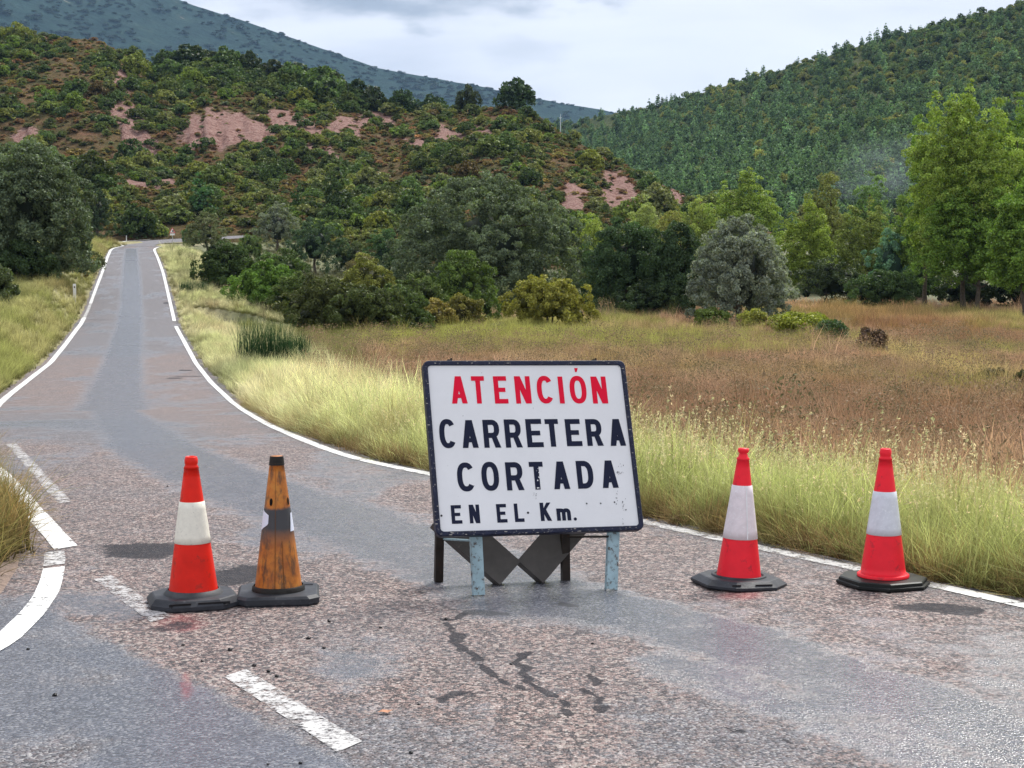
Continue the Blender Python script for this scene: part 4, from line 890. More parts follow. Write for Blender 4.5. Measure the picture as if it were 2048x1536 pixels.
def grass():
    # right verge -----------------------------------------------------
    n = 19000; D = np.exp(RNG.uniform(math.log(3.2), math.log(115), n)); n = len(D); wid = np.interp(D, [3,6,9,14,25,60,115],[2.5,2.2,2.1,2.2,3.6,7.5,5.5])
    e = RNG.random(n)**.75*wid; X = XR(D)+.24+e+ (fbm(D*.9, D*0, 3, 3)-.5)*.25; sl = np.gradient(XR(D)) if False else 0
    g = fbm(X*.5, D*.35, 4, 14); near = sstep(12, 6, D); t = mixa(PALE, STRAW, sstep(.4,.6,g)); t = t*(1-.7*near[:, None])+np.array(LIME)[None]*.7*near[:, None]
    t = t*np.exp(RNG.normal(0,.22,(n,1))); bro = (sstep(.6,.7,fbm(X*1.1+3,D*.8,3,55))*.5)[:, None]; t = t*(1-bro)+np.array([.42,.24,.12])*bro; dk = sstep(.62,.72,fbm(X*.3, D*.12, 3, 29))[:, None]; t = t*(1-.45*dk)+np.array([.12,.19,.06])*.45*dk
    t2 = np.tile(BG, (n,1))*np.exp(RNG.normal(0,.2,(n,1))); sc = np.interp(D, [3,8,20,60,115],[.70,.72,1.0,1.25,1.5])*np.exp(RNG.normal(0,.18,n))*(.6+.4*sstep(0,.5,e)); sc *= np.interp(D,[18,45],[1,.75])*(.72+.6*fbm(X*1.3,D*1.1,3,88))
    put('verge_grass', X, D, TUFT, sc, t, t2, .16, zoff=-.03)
    n = 1300; D = np.exp(RNG.uniform(math.log(4), math.log(14), n)); X = XR(D)+.45+RNG.random(n)*2.6; put('verge_grass_stalks', X, D, STALK, RNG.uniform(.45,.9,n), mixa((.85,.70,.42),(.6,.62,.3),RNG.random(n)), np.tile((.32,.34,.14),(n,1)), .12)
    # left bank --------------------------------------------------------
    n = 9500; D = np.exp(RNG.uniform(math.log(15), math.log(125), n)); wid = np.interp(D, [15,30,60,125],[3,6,10,8]); e = RNG.random(n)*wid; X = XL(D)-.45-e
    g = fbm(X*.4, D*.25, 4, 64); far = sstep(1.5, 5, e)*sstep(26,36,D)*sstep(75,60,D); t = mixa((.66,.62,.25), (.50,.52,.16), sstep(.4,.6,g))*np.exp(RNG.normal(0,.16,(n,1))); t = t*(1-.6*far[:, None])+np.array([.09,.13,.035])*.6*far[:, None]
    br = (sstep(.55,.68,fbm(X*.3,D*.2,3,8))*sstep(40,55,D))[:, None]; t = t*(1-.5*br)+np.array([.3,.2,.09])*.5*br
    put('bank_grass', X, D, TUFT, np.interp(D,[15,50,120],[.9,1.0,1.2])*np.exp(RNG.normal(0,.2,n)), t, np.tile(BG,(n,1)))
    # tussocks on the little corner island -----------------------------
    n = 700; Y = RNG.uniform(5.0, 8.6, n); lim = np.interp(Y, [5,5.4,6,7,8.6],[-2.98,-2.98,-3.28,-4.1,-5.3]); X = lim-.05-RNG.random(n)**1.3*1.8
    t = mixa((.48,.32,.12), (.26,.27,.08), RNG.random(n)); put('corner_grass', X, Y, TUFT, RNG.uniform(.45,.9,n), t, np.tile((.10,.085,.035),(n,1)), .3)
    n = 60; Y = RNG.uniform(4.3, 5.2, n); X = -2.8-RNG.random(n)*1.0; put('sparse_weeds', X, Y, TUFT, RNG.uniform(.08,.2,n), np.tile((.2,.25,.07),(n,1)), np.tile(BG,(n,1)), .4)
    # the brown field --------------------------------------------------
    n = 48000; D = np.exp(RNG.uniform(math.log(6.5), math.log(95), n)); T = RNG.uniform(-.42, .95, n); X = T*D; e = (X-XR(D))*.85; k = e > np.interp(D,[8,20,60,95],[1.9,2.2,3.5,5]); X, D, e = X[k], D[k], e[k]; n = len(X)
    Z = ground_z(X, D); px, py = proj(X, D, Z); g = fbm(X*.22, D*.14, 4, 33); g2 = fbm(X*.9, D*.6, 3, 34)
    brown = np.array([.42,.265,.17]); pink = np.array([.60,.42,.31]); lime = np.array([.38,.42,.12]); straw = np.array([.66,.60,.26]); rust = np.array([.34,.19,.10])
    t = mixa(brown, pink, sstep(.35,.65,g2))
    def mx(t, c, w): w = np.clip(w,0,1)[:, None]; return t*(1-w)+c[None]*w
    t = mx(t, lime, .8*sstep(.49,.58,g)*(1-.85*sstep(715,770,py))); t = mx(t, lime*1.1, .95*blob(px, py, 1150, 682, 480, 22, 2)); t = mx(t, lime*1.05, .35*blob(px,py,1300,745,330,20,5)); t = mx(t, lime*.8, .6*blob(px,py,1900,790,260,20,8))
    t = mx(t, straw, .8*blob(px, py, 1880, 735, 170, 20, 12)); t = mx(t, rust, .8*blob(px, py, 1850, 665, 230, 18, 6)); t = mx(t, np.array([.55,.34,.18]), .7*blob(px, py, 1780, 632, 240, 12, 4))
    t = mx(t, np.array([.62,.64,.22]), .8*blob(px, py, 1080, 650, 130, 9, 0)); t = mx(t, pink*1.1, .7*blob(px,py,620,690,70,16,8)); t = mx(t, brown*.8, .8*blob(px, py, 1550, 850, 560, 45, 3)); t = mx(t, straw, .6*blob(px,py,2000,640,130,10,3))
    t = mx(t, np.array([.22,.26,.08]), .8*(px < 720)*sstep(28, 36, D))
    t = t*np.exp(RNG.normal(0,.17,(n,1))); sc = np.interp(D,[8,30,60,95],[.9,1.1,1.5,1.9])*np.exp(RNG.normal(0,.2,n))
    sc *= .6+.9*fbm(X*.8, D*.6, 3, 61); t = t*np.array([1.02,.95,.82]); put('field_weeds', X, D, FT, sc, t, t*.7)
    n = 4200; D = np.exp(RNG.uniform(math.log(8.5), math.log(50), n)); X = RNG.uniform(-.3,.65,n)*D; k = (X-XR(D)) > 3.0; X, D = X[k], D[k]; n = len(X); w = RNG.random(n)
    put('seed_weeds', X, D, WEED, np.interp(D,[8,50],[.8,1.6])*np.exp(RNG.normal(0,.25,n)), mixa((.4,.26,.16),(.16,.15,.07),w), mixa((.2,.12,.08),(.1,.1,.05),w))
    n = 1500; D = np.exp(RNG.uniform(math.log(3.6), math.log(20), n)); X = XR(D)+.2+RNG.random(n)**1.5*.4
    put('edge_litter', X, D, TUFT, RNG.uniform(.25,.6,n), mixa((.42,.26,.12),(.36,.36,.12),RNG.random(n)), np.tile((.08,.05,.025),(n,1)), .55)
    n = 5000; px = RNG.uniform(320, 1350, n); D = RNG.uniform(70, 152, n); X = (px-1024)/K_(500)*D; k = (np.abs(X-XR(np.minimum(D,121))) > 1.5) & ~((D > 118)&(X < -38)&(D < 150)&(X > -62)&(px < 480)); X, D = X[k], D[k]; n = len(X)
    put('foothill_grass', X, D, TUFT, np.full(n, 1.5)*np.exp(RNG.normal(0,.25,n)), mixa((.30,.29,.12),(.16,.20,.07),fbm(X*.1,D*.08,3,4)*1.6-.3), np.tile(BG,(n,1)))
        # loose ends -------------------------------------------------------
    # rushes -----------------------------------------------------------
    for px, yb, w, h, D, lab in [(528,744,2.3,1.75,25.5,'clump of tall dark green rushes beside the pale verge grass'),(590,742,1.3,1.3,26,'shorter rush clump behind the tall dark rushes'),(388,585,2.6,.9,66,'far rush clump on the verge near the dark bush')]:
        X, Y, z = ground_pt(px, yb, D); me = blades('rushes', 700, w*.42, h*1.12, .03, .22, 3, .2); o = link('rush_clump', me, None, (X, Y, z)); o.scale = (1, .5, 1); tag(o, lab, 'rushes', tint=(.045,.10,.035), tint2=(.02,.045,.018))
grass()

# ------------------------------------------------------------------ solids
def boxm(sx, sy, sz, c=(0,0,0), bev=.0):
    x, y, z = sx/2, sy/2, sz/2; b = min(bev, x*.9, y*.9, z*.9)
    if b <= 0:
        V = [(i*x+c[0], j*y+c[1], k*z+c[2]) for k in (-1,1) for j in (-1,1) for i in (-1,1)]; return V, [(0,2,3,1),(4,5,7,6),(0,1,5,4),(2,6,7,3),(0,4,6,2),(1,3,7,5)]
    import bmesh
    bm = bmesh.new(); bmesh.ops.create_cube(bm, size=1); bmesh.ops.scale(bm, vec=(sx, sy, sz), verts=bm.verts)
    bmesh.ops.bevel(bm, geom=bm.edges[:], offset=b, segments=2, affect='EDGES', profile=.5); bm.verts.ensure_lookup_table()
    V = [(v.co.x+c[0], v.co.y+c[1], v.co.z+c[2]) for v in bm.verts]; Fc = [tuple(v.index for v in f.verts) for f in bm.faces]; bm.free(); return V, Fc
def obj(name, VF, mat, parent=None, smooth=False, loc=None):
    V, Fc = VF; return link(name, mesh_from(name, V, list(map(tuple, Fc)), mat, smooth), parent, loc)
def merge(*ps):
    V, Fc = [], []
    for v, f in ps: o = len(V); V += [tuple(map(float, q)) for q in v]; Fc += [tuple(int(i)+o for i in g) for g in f]
    return V, Fc
def lathe(prof, seg=40, cap=True):
    V, Fc = [], []
    for r, z in prof:
        for i in range(seg): a = 2*math.pi*i/seg; V.append((r*math.cos(a), r*math.sin(a), z))
    for k in range(len(prof)-1):
        for i in range(seg): j = (i+1) % seg; Fc.append((k*seg+i, k*seg+j, (k+1)*seg+j, (k+1)*seg+i))
    if cap: Fc.append(tuple(range((len(prof)-1)*seg, len(prof)*seg)))
    return V, Fc
def poly_stack(layers):                          # list of (outline xy list, z)
    V, Fc = [], []; n = len(layers[0][0])
    for o, z in layers: V += [(x, y, z) for x, y in o]
    for k in range(len(layers)-1):
        for i in range(n): j = (i+1) % n; Fc.append((k*n+i, k*n+j, (k+1)*n+j, (k+1)*n+i))
    Fc.append(tuple(range((len(layers)-1)*n, len(layers)*n))); Fc.append(tuple(reversed(range(n)))); return V, Fc
def chsq(w, ch, d=None):
    d = d or w; x, y = w/2, d/2
    return [(-x+ch,-y),(x-ch,-y),(x,-y+ch),(x,y-ch),(x-ch,y),(-x+ch,y),(-x,y-ch),(-x,-y+ch)]

# ------------------------------------------------------------------ the four cones
def burnt_mat():
    m, nt, N, L, out = nmat('scorched_orange_plastic'); p = N('ShaderNodeBsdfPrincipled'); L(p.outputs[0], out.inputs[0]); tc = N('ShaderNodeTexCoord'); O = tc.outputs['Object']
    n = noise(N, L, O, 9, 6, .65); mp = N('ShaderNodeMapping'); mp.inputs['Scale'].default_value = (1, 1, .35); L(O, mp.inputs[0]); n2 = noise(N, L, mp.outputs[0], 22, 8, .7)
    c = ramp(N, L, n.outputs[0], [(.35, (.30,.08,.012)), (.55, (.52,.17,.018)), (.75, (.58,.27,.04))])
    d = ramp(N, L, n2.outputs[0], [(.50, (0,0,0)), (.62, (1,1,1))]); c = mixc(N, L, mth(N, L, 'MULTIPLY', d, .85), c, (.07,.04,.02))
    sep = N('ShaderNodeSeparateXYZ'); L(O, sep.inputs[0]); z = mth(N, L, 'ADD', sep.outputs[2], mth(N, L, 'MULTIPLY', mth(N, L, 'SUBTRACT', n.outputs[0], .5), .05))
    band = ramp(N, L, z, [(.285, (0,0,0)), (.385, (1,1,1)), (.478, (1,1,1)), (.494, (0,0,0))]); c = mixc(N, L, band, c, (.045,.045,.05))
    L(c, p.inputs['Base Color']); p.inputs['Roughness'].default_value = .55; L(bump(N, L, n2.outputs[0], .3, .003), p.inputs['Normal']); return m
BURNT = burnt_mat(); SCORCH = simple('scorched_black_plastic', (.02,.018,.016), .6, 20, .4, .3); WHITE_PATCH = simple('white_sleeve_remnant', (.72,.76,.88), .4, 10, .05)
HOLE = simple('painted_hole_black', (.004,.004,.004), .9, 5, .1); DUST = simple('dusty_rubber', (.06,.062,.066), .6, 10, .35, .3)
def prof_r(z, H, r0, r1, z0): return r0+(r1-r0)*(z-z0)/(H-z0)
def cone(label, px, py, zb, yaw, H, top_style, body_mat, band, band_mat, base_style, lean=(0,0), r0=.128, r1=.028):
    dirz = float(ev(py)); D = (zb-CAMH)/dirz; X = (px-1024)/K_(py)*D
    root = empty('traffic_cone', (X, D, 0), label, 'traffic cone', 'cones closing the road', rz=yaw, rx=lean[0], ry=lean[1])
    z0 = zb; rr = lambda z: r0+(r1-r0)*(z-z0)/(H-z0)
    Zs = [z0+.0+(H-.065-z0)*k/14 for k in range(15)]
    prof = ([(r0+.016, z0-.005), (r0+.016, z0+.008), (r0+.003, z0+.016)] if base_style == 'stack' else [(r0+.004, z0-.02)])+[(rr(z), z) for z in Zs]
    zt = H-.065; rt = rr(zt)
    if top_style == 'knob': prof += [(rt+.004, zt+.002), (rt+.003, zt+.008), (rt-.006, zt+.016), (rt-.009, zt+.03), (rt-.012, zt+.034), (rt-.004, zt+.042), (rt-.002, zt+.055), (rt-.006, zt+.063), (.004, zt+.065)]
    elif top_style == 'ring': prof += [(rt+.003, zt), (rt-.003, zt+.012), (rt-.006, zt+.02), (rt-.003, zt+.026), (rt-.003, zt+.048), (rt-.006, zt+.052), (rt-.006,zt+.058),(rt-.012, zt+.062), (rt-.013, zt+.05)]
    else: prof += [(rt+.003, zt), (rt-.001, zt+.004), (rt-.003, zt+.036), (rt-.004, zt+.037)]
    obj('cone_body', lathe(prof, 44), body_mat, root, True)
    if band:
        a, b = band; bp = [(rr(a)+.0005, a-.001)]+[(rr(a+(b-a)*k/6)+.0035, a+(b-a)*k/6) for k in range(7)]+[(rr(b)+.0005, b+.001)]
        obj('reflective_sleeve', lathe(bp, 44, False), band_mat, root, True)
        sx = .0035; seam = [(-sx, -(rr(a)+.0052), a+.004), (sx, -(rr(a)+.0052), a+.004), (sx, -(rr(b)+.0052), b-.004), (-sx, -(rr(b)+.0052), b-.004)]
        if base_style == 'oct': obj('sleeve_seam', (seam, [(0,1,2,3)]), simple('sleeve_seam', (.9,.88,.9), .3), root)
    if base_style == 'sq':
        w = .455; obj('base', poly_stack([(chsq(w-.01,.1),0),(chsq(w,.1),.008),(chsq(w,.1),.026),(chsq(w-.045,.095),.052),(chsq(w-.06,.09),.056)]), RUBBER, root)
        obj('base_collar', lathe([(r0+.026,.055),(r0+.022,.062),(r0+.008,zb+.018),(r0+.002,zb+.02)], 40, False), DUST, root, True)
        for (cx, ww) in ((-.10,.11),(.09,.16)): obj('painted_recess', boxm(ww,.006,.014,(cx*.9,-w/2+.0105,.038)), simple('recess_dark', (.012,.012,.014), .6), root).rotation_euler = (0,0,0)  # dark blocks on the rim; the shade of a recess is only colour
    elif base_style == 'round':
        w = .425; ch = .05; obj('base', poly_stack([(chsq(w-.01,ch),0),(chsq(w,ch),.01),(chsq(w,ch),.036),(chsq(w-.02,ch),.047),(chsq(w-.03,ch),.05)]), RUBBER, root)
        obj('base_collar', lathe([(r0+.014,.049),(r0+.012,zb+.014),(r0+.004,zb+.022)], 40, False), SCORCH, root, True)
        obj('base_plate', boxm(.06,.035,.003,(.15,.12,.0515)), simple('recess_plate', (.012,.012,.02), .5), root)
    elif base_style == 'oct':
        w = .47; obj('base', poly_stack([(chsq(w-.01,.115),0),(chsq(w,.115),.008),(chsq(w,.115),.02),(chsq(w-.075,.1),.046),(chsq(w-.1,.095),.048)]), RUBBER, root)
        obj('base_collar', lathe([(r0+.03,.047),(r0+.028,.056),(r0+.012,.056),(r0+.01,.048)], 40, False), RUBBER, root, True)
        for cx, ww in ((-.11,.05),(.05,.10)): obj('painted_recess', boxm(ww,.004,.008,(cx,-w/2+.0135,.033)), simple('recess_dark', (.012,.012,.014), .6), root)  # recess shade painted as dark blocks on the sloping rim
    elif base_style == 'stack':
        w = .46; obj('base', poly_stack([(chsq(w-.01,.12),.002),(chsq(w,.12),.008),(chsq(w,.12),.02),(chsq(w-.012,.12),.024)]), simple('black_plastic_base', (.014,.016,.016), .45, 10, .2), root)
        obj('base_layer', poly_stack([(chsq(w-.02,.12),.0245),(chsq(w-.02,.12),.04),(chsq(w-.04,.11),.045)]), simple('black_plastic_base_top', (.018,.021,.02), .45, 10, .2), root).rotation_euler = (0,0,.03)
    return root, rr
cone('red cone with one cream band, leftmost of the four cones', 387, 1184, .06, .3, .772, 'ring', RED_PL, (.322,.535), CREAM_BAND, 'sq', (0,-.004))
c2, rr = cone('scorched orange cone with blackened middle beside the leftmost cone', 557, 1177, .055, .12, .785, 'cut', BURNT, None, None, 'round', (0,-.004), .125)
def patch(name, z0, z1, a0, a1, mat, off=.0022, n=8, shape=None):
    V = []; Fc = []
    for i in range(n+1):
        for j in range(n+1):
            u, v = i/n, j/n; z = z0+(z1-z0)*v; lo, hi = (a0, a1) if shape is None else shape(v); a = math.radians(lo+(hi-lo)*u); r = rr(z)+off; V.append((r*math.cos(a), r*math.sin(a), z))
    for i in range(n):
        for j in range(n): k = i*(n+1)+j; Fc.append((k, k+1, k+n+2, k+n+1))
    return obj(name, (V, Fc), mat, c2, True)
patch('sleeve_remnant', .36, .478, 0, 0, WHITE_PATCH, shape=lambda v: (150, 182+(52*min(1, v*2.6) if v < .8 else 52-46*(v-.8)/.2)), n=14)
patch('sleeve_remnant', .365, .46, 0, 0, WHITE_PATCH, shape=lambda v: (-38+14*v, 20))
patch('top_ring', .71, .757, 0, 360, SCORCH, .003, 24)
for ang in (-118, -28):
    n = 14; V = [(0,0,0)]*0; zc = .522
    for k in range(n):
        t = 2*math.pi*k/n; z = zc+.02*math.sin(t); a = math.radians(ang)+.0085*math.cos(t)/rr(z); r = rr(z)+.0026; V.append((r*math.cos(a), r*math.sin(a), z))
    obj('painted_hole', (V, [tuple(range(n))]), HOLE, c2)  # flat near-black disc; the dark inside is put into the colour
for ang in (-97, -75):
    patch('seam', .075, .32 if ang == -75 else .69, ang-.8, ang+.8, simple('grime', (.16,.06,.015), .7), .0028, 3)
cone('fluorescent red cone with knobbed top and long pinkish band, right of the sign', 1477, 1150, .05, .28, .755, 'knob', FRED_PL, (.258,.55), PINK_BAND, 'oct', (0,.03), .122, .024)
cone('fluorescent red cone on the edge line, rightmost, with flanged foot', 1766, 1150, .052, .35, .757, 'ring', FRED_PL, (.282,.518), SILVER_BAND, 'stack', (0,.006), .125, .026)

# ------------------------------------------------------------------ road closed board
def enamel(name, col, dirty=.5):
    m, nt, N, L, out = nmat(name); p = N('ShaderNodeBsdfPrincipled'); L(p.outputs[0], out.inputs[0]); tc = N('ShaderNodeTexCoord'); O = tc.outputs['Object']
    a = noise(N, L, O, 2.5, 6, .7); mp = N('ShaderNodeMapping'); mp.inputs['Rotation'].default_value = (0, 0, .5); mp.inputs['Scale'].default_value = (60, 5, 1); L(O, mp.inputs[0]); s = noise(N, L, mp.outputs[0], 1, 6, .75)
    mp2 = N('ShaderNodeMapping'); mp2.inputs['Rotation'].default_value = (0, 0, -.35); mp2.inputs['Scale'].default_value = (45, 9, 1); mp2.inputs['Location'].default_value = (3,1,0); L(O, mp2.inputs[0]); s2 = noise(N, L, mp2.outputs[0], 1, 4, .7)
    c = ramp(N, L, a.outputs[0], [(.35, tuple(x*.93 for x in col)), (.65, col)])
    f = ramp(N, L, s.outputs[0], [(.72, (0,0,0)), (.77, (1,1,1))]); f2 = ramp(N, L, s2.outputs[0], [(.74, (0,0,0)), (.78, (1,1,1))])
    c = mixc(N, L, mth(N, L, 'MULTIPLY', f, .30*dirty), c, (.25,.24,.23)); c = mixc(N, L, mth(N, L, 'MULTIPLY', f2, .45*dirty), c, (.2,.2,.2))
    L(c, p.inputs['Base Color']); p.inputs['Roughness'].default_value = .5; p.inputs['Specular IOR Level'].default_value = .12; return m
PANEL = enamel('white_enamel', (.80,.81,.82)); NAVY = enamel('navy_enamel', (.012,.016,.04), .3); REDP = enamel('red_enamel', (.78,.006,.04), .3)
NAVYF = simple('chipped_navy_frame', (.014,.018,.042), .4, 30, .3, .3, 0, (.30,.29,.27), .12); BLUE = simple('pale_blue_painted_steel', (.30,.42,.46), .5, 14, .15, .2, 0, (.07,.04,.025), .75)
BLUE2 = BLUE; DKST = simple('dark_rusty_steel', (.03,.024,.02), .55, 12, .4, .3, 0, (.07,.03,.015), .3); PLATE = simple('dark_primer_plate', (.085,.078,.072), .55, 10, .2, .2, 0, (.2,.18,.15), -.35); STAIN = simple('black_scuff', (.035,.035,.04), .7, 60, .4)
def sign():
    W, Hh = 1.170, .9788; yaw, tilt, roll = .28987, .37563, -.01487; O = np.array([.1613, 8.641, .3156])
    r = np.array([math.cos(yaw), math.sin(yaw), 0]); b = np.array([-math.sin(yaw), math.cos(yaw), 0]); up = np.array([0,0,1.])*math.cos(tilt)+b*math.sin(tilt)
    R = r*math.cos(roll)+up*math.sin(roll); U = up*math.cos(roll)-r*math.sin(roll); Nn = np.cross(R, U)      # Nn points to the viewer
    root = empty('road_closed_sign', (O[0], O[1], 0), 'white board on pale blue legs reading ATENCION CARRETERA CORTADA', 'sign', ks=1)
    from mathutils import Matrix
    M = Matrix([[R[0],U[0],Nn[0],0],[R[1],U[1],Nn[1],0],[R[2],U[2],Nn[2],O[2]],[0,0,0,1]])
    def loc(VF, name, mat, sm=False):
        o = obj(name, VF, mat, root, sm); o.matrix_local = M; return o
    def rrect(w, h, rad, cx, cy, n=6):
        o = []
        for qx, qy, a0 in ((1,1,0),(-1,1,90),(-1,-1,180),(1,-1,270)):
            for k in range(n+1): a = math.radians(a0+90*k/n); o.append((cx+qx*(w/2-rad)+rad*math.cos(a), cy+qy*(h/2-rad)+rad*math.sin(a)))
        return o
    # frame ring: outer lip stands proud of the panel
    fo = rrect(W, Hh, .035, 0, Hh/2); fi = rrect(W-.052, Hh-.052, .02, 0, Hh/2); n = len(fo); V = []; Fc = []
    for o_, z in ((fo, -.035), (fo, .006), (rrect(W-.008, Hh-.008, .033, 0, Hh/2), .011), (rrect(W-.046, Hh-.046, .022, 0, Hh/2), .011), (fi, .006), (fi, -.004)): V += [(x, y, z) for x, y in o_]
    for k in range(5):
        for i in range(n): j = (i+1) % n; Fc.append((k*n+i, k*n+j, (k+1)*n+j, (k+1)*n+i))
    loc((V, Fc), 'frame', NAVYF)
    loc(poly_stack([(rrect(W-.012, Hh-.012, .03, 0, Hh/2), -.006), (rrect(W-.012, Hh-.012, .03, 0, Hh/2), 0)]), 'panel', PANEL)
    # lettering: boxes measured on the panel face
    src = np.array([(125,118),(1250,118),(1362,1058),(203,1098)], float); dst = np.array([(-W/2,Hh),(W/2,Hh),(W/2,0),(-W/2,0)])
    A = []; bb = []
    for (x, y), (u, v) in zip(src, dst): A += [[x,y,1,0,0,0,-u*x,-u*y],[0,0,0,x,y,1,-v*x,-v*y]]; bb += [u, v]
    h = np.linalg.solve(np.array(A), np.array(bb)); Hm = np.append(h, 1).reshape(3, 3)
    def uv(x, y): q = Hm @ np.array([x, y, 1.]); return q[:2]/q[2]
    def rib(pts, w):
        pts = np.array(pts, float); t = np.gradient(pts, axis=0); t /= np.maximum(np.linalg.norm(t, axis=1), 1e-9)[:, None]; nn = np.stack([-t[:, 1], t[:, 0]], 1)*w/2
        V = []; Fq = []
        for p, q in zip(pts, nn): V += [tuple(p-q), tuple(p+q)]
        for i in range(len(pts)-1): Fq.append((2*i, 2*i+2, 2*i+3, 2*i+1))
        return V, Fq
    def rect(x0, y0, x1, y1): return [(x0,y0),(x1,y0),(x1,y1),(x0,y1)], [(0,1,2,3)]
    def quad(*p): return list(p), [(0,1,2,3)]
    def arcp(cx, cy, rx, ry, a0, a1, n=22, e=.82):
        o = []
        for k in range(n+1):
            a = math.radians(a0+(a1-a0)*k/n); c, s = math.cos(a), math.sin(a); o.append((cx+rx*math.copysign(abs(c)**e, c), cy+ry*math.copysign(abs(s)**e, s)))
        return o
    def glyph(ch, w, h, s):
        v = s*.5
        if ch == 'A': return [quad((0,0),(s*1.06,0),(w/2+s*.62,h),(w/2-s*.62,h)), quad((w-s*1.06,0),(w,0),(w/2+s*.62,h),(w/2-s*.62,h)), rect(w*.22,h*.2,w*.78,h*.2+s*.82)]
        if ch == 'T': return [rect(0,h-s*.95,w,h), rect(w/2-v,0,w/2+v,h-s*.95)]
        if ch == 'E': return [rect(0,0,s,h), rect(s,0,w,s*.95), rect(s,h/2-v*.9,w*.85,h/2+v*.9), rect(s,h-s*.95,w*.97,h)]
        if ch == 'L': return [rect(0,0,s,h), rect(s,0,w,s*.95)]
        if ch == 'I': return [rect(w/2-v,0,w/2+v,h)]
        if ch == 'N': return [rect(0,0,s,h), rect(w-s,0,w,h), quad((w-s*1.2,0),(w,0),(s*1.2,h),(0,h))]
        if ch == 'C': return [rib(arcp(w/2,h/2,w/2-v,h/2-v,38,322,36), s)]
        if ch == 'O': return [rib(arcp(w/2,h/2,w/2-v,h/2-v,0,360,44), s)]
        if ch == 'D': return [rect(0,0,s,h), rib([(s,v),(w*.42,v)]+arcp(w*.42,h/2,w*.58-v,h/2-v,-85,85,24)+[(w*.42,h-v),(s,h-v)], s)]
        if ch == 'R': return [rect(0,0,s,h), rib([(s,h*.44),(w*.5,h*.44)]+arcp(w*.5,h*.72-v*.5,w*.46-v,h*.28-v*.5,-85,85,20)+[(w*.5,h-v),(s,h-v)], s), quad((w-s*1.12,0),(w,0),(w*.62+s*.4,h*.45),(w*.62-s*.6,h*.45))]
        if ch == 'K': return [rect(0,0,s,h), quad((s*.9,h*.42),(s*.9,h*.42+s*1.2),(w-s*1.1,h),(w,h)), quad((w-s*1.15,0),(w,0),(w*.48+s*.2,h*.62),(w*.48-s*.75,h*.5))]
        if ch == 'm': return [rect(0,0,s,h), rib([(v,h*.55)]+arcp(w*.25+v*.5,h*.6,w*.25-v*.5,h*.4-v,170,0,14)+[(w/2,0)], s), rib([(w/2,h*.55)]+arcp(w*.75-v*.5,h*.6,w*.25-v*.5,h*.4-v,170,0,14)+[(w-v,0)], s)]
        return []
    rows = [('ATENCIÓN', REDP, 27, [('A',285,372,355,203),('T',402,474,355,203),('E',525,600,355,203),('N',643,730,355,203),('C',765,855,355,201),('I',886,914,355,205),('O',948,1040,355,201),('N',1070,1154,355,205)]),
            ('CARRETERA', NAVY, 29, [('C',220,312,604,441),('A',345,434,602,447),('R',466,560,601,445),('R',586,680,600,443),('E',706,797,598,441),('T',814,888,595,441),('E',926,1012,592,441),('R',1040,1130,590,441),('A',1168,1254,590,441)]),
            ('CORTADA', NAVY, 29, [('C',320,418,845,683),('O',456,553,841,679),('R',593,690,838,681),('T',726,803,834,679),('A',855,944,831,677),('D',988,1079,828,673),('A',1125,1213,824,671)]),
            ('EN', NAVY, 20, [('E',287,346,1025,921),('N',388,446,1022,918)]), ('EL', NAVY, 20, [('E',541,598,1018,914),('L',640,693,1014,911)]), ('Km.', NAVY, 21, [('K',784,846,1008,906),('m',876,955,1006,938)])]
    for word, mat, sw, gl in rows:
        V, Fc = [], []; lay = 0
        for ch, xl, xr_, yb, yt in gl:
            ym = (yb+yt)/2; a = uv(xl, ym); c = uv(xr_, ym); v0 = uv((xl+xr_)/2, yb)[1]; v1 = uv((xl+xr_)/2, yt)[1]; w = c[0]-a[0]; hh = v1-v0; s = (uv(xl+sw, ym)-a)[0]
            if ch == 'I': w = s
            for gv, gf in glyph(ch, w, hh, s):
                o = len(V); lay = (lay+1) % 5; V += [(a[0]+x, v0+y, .0012+.00022*lay) for x, y in gv]; Fc += [tuple(i+o for i in f) for f in gf]
        if word == 'ATENCIÓN':
            q = [uv(*t) for t in ((977,180),(986,180),(992,158),(972,158))]; o = len(V); V += [(x, y, .0016) for x, y in q]; Fc.append((o,o+1,o+2,o+3))
        if word == 'Km.':
            c = uv(980, 997); o = len(V); V += [(c[0]+.009*math.cos(t), c[1]+.009*math.sin(t), .0016) for t in np.linspace(0, 2*np.pi, 16, endpoint=False)]; Fc.append(tuple(range(o, o+16)))
        loc((V, Fc), 'lettering', mat)
    # screw holes and scuffs
    for x, y, rad in [(716,963,.0065),(1043,911,.0045),(1121,910,.0045),(1198,903,.0045),(232,980,.006)]:
        c = uv(x, y); loc(([(c[0]+rad*math.cos(t), c[1]+rad*math.sin(t), .0018) for t in np.linspace(0, 2*np.pi, 12, endpoint=False)], [tuple(range(12))]), 'screw_hole', STAIN)
    V, Fc = [], []
    def fleck(cx, cy, n, sx, sy, smin, smax):
        for _ in range(n):
            c = uv(cx+random.gauss(0, sx), cy+random.gauss(0, sy)); o = len(V); k = random.randint(4, 6); s = random.uniform(smin, smax); el = random.uniform(.3, 1.2); a0 = random.uniform(-.6,.3)
            for i in range(k):
                t = 2*math.pi*i/k; x, y = s*math.cos(t)*el*.5, s*math.sin(t); V.append((c[0]+x*math.cos(a0)-y*math.sin(a0), c[1]+x*math.sin(a0)+y*math.cos(a0), .0021+.00003*(len(Fc) % 9))) 
            Fc.append(tuple(range(o, o+k)))
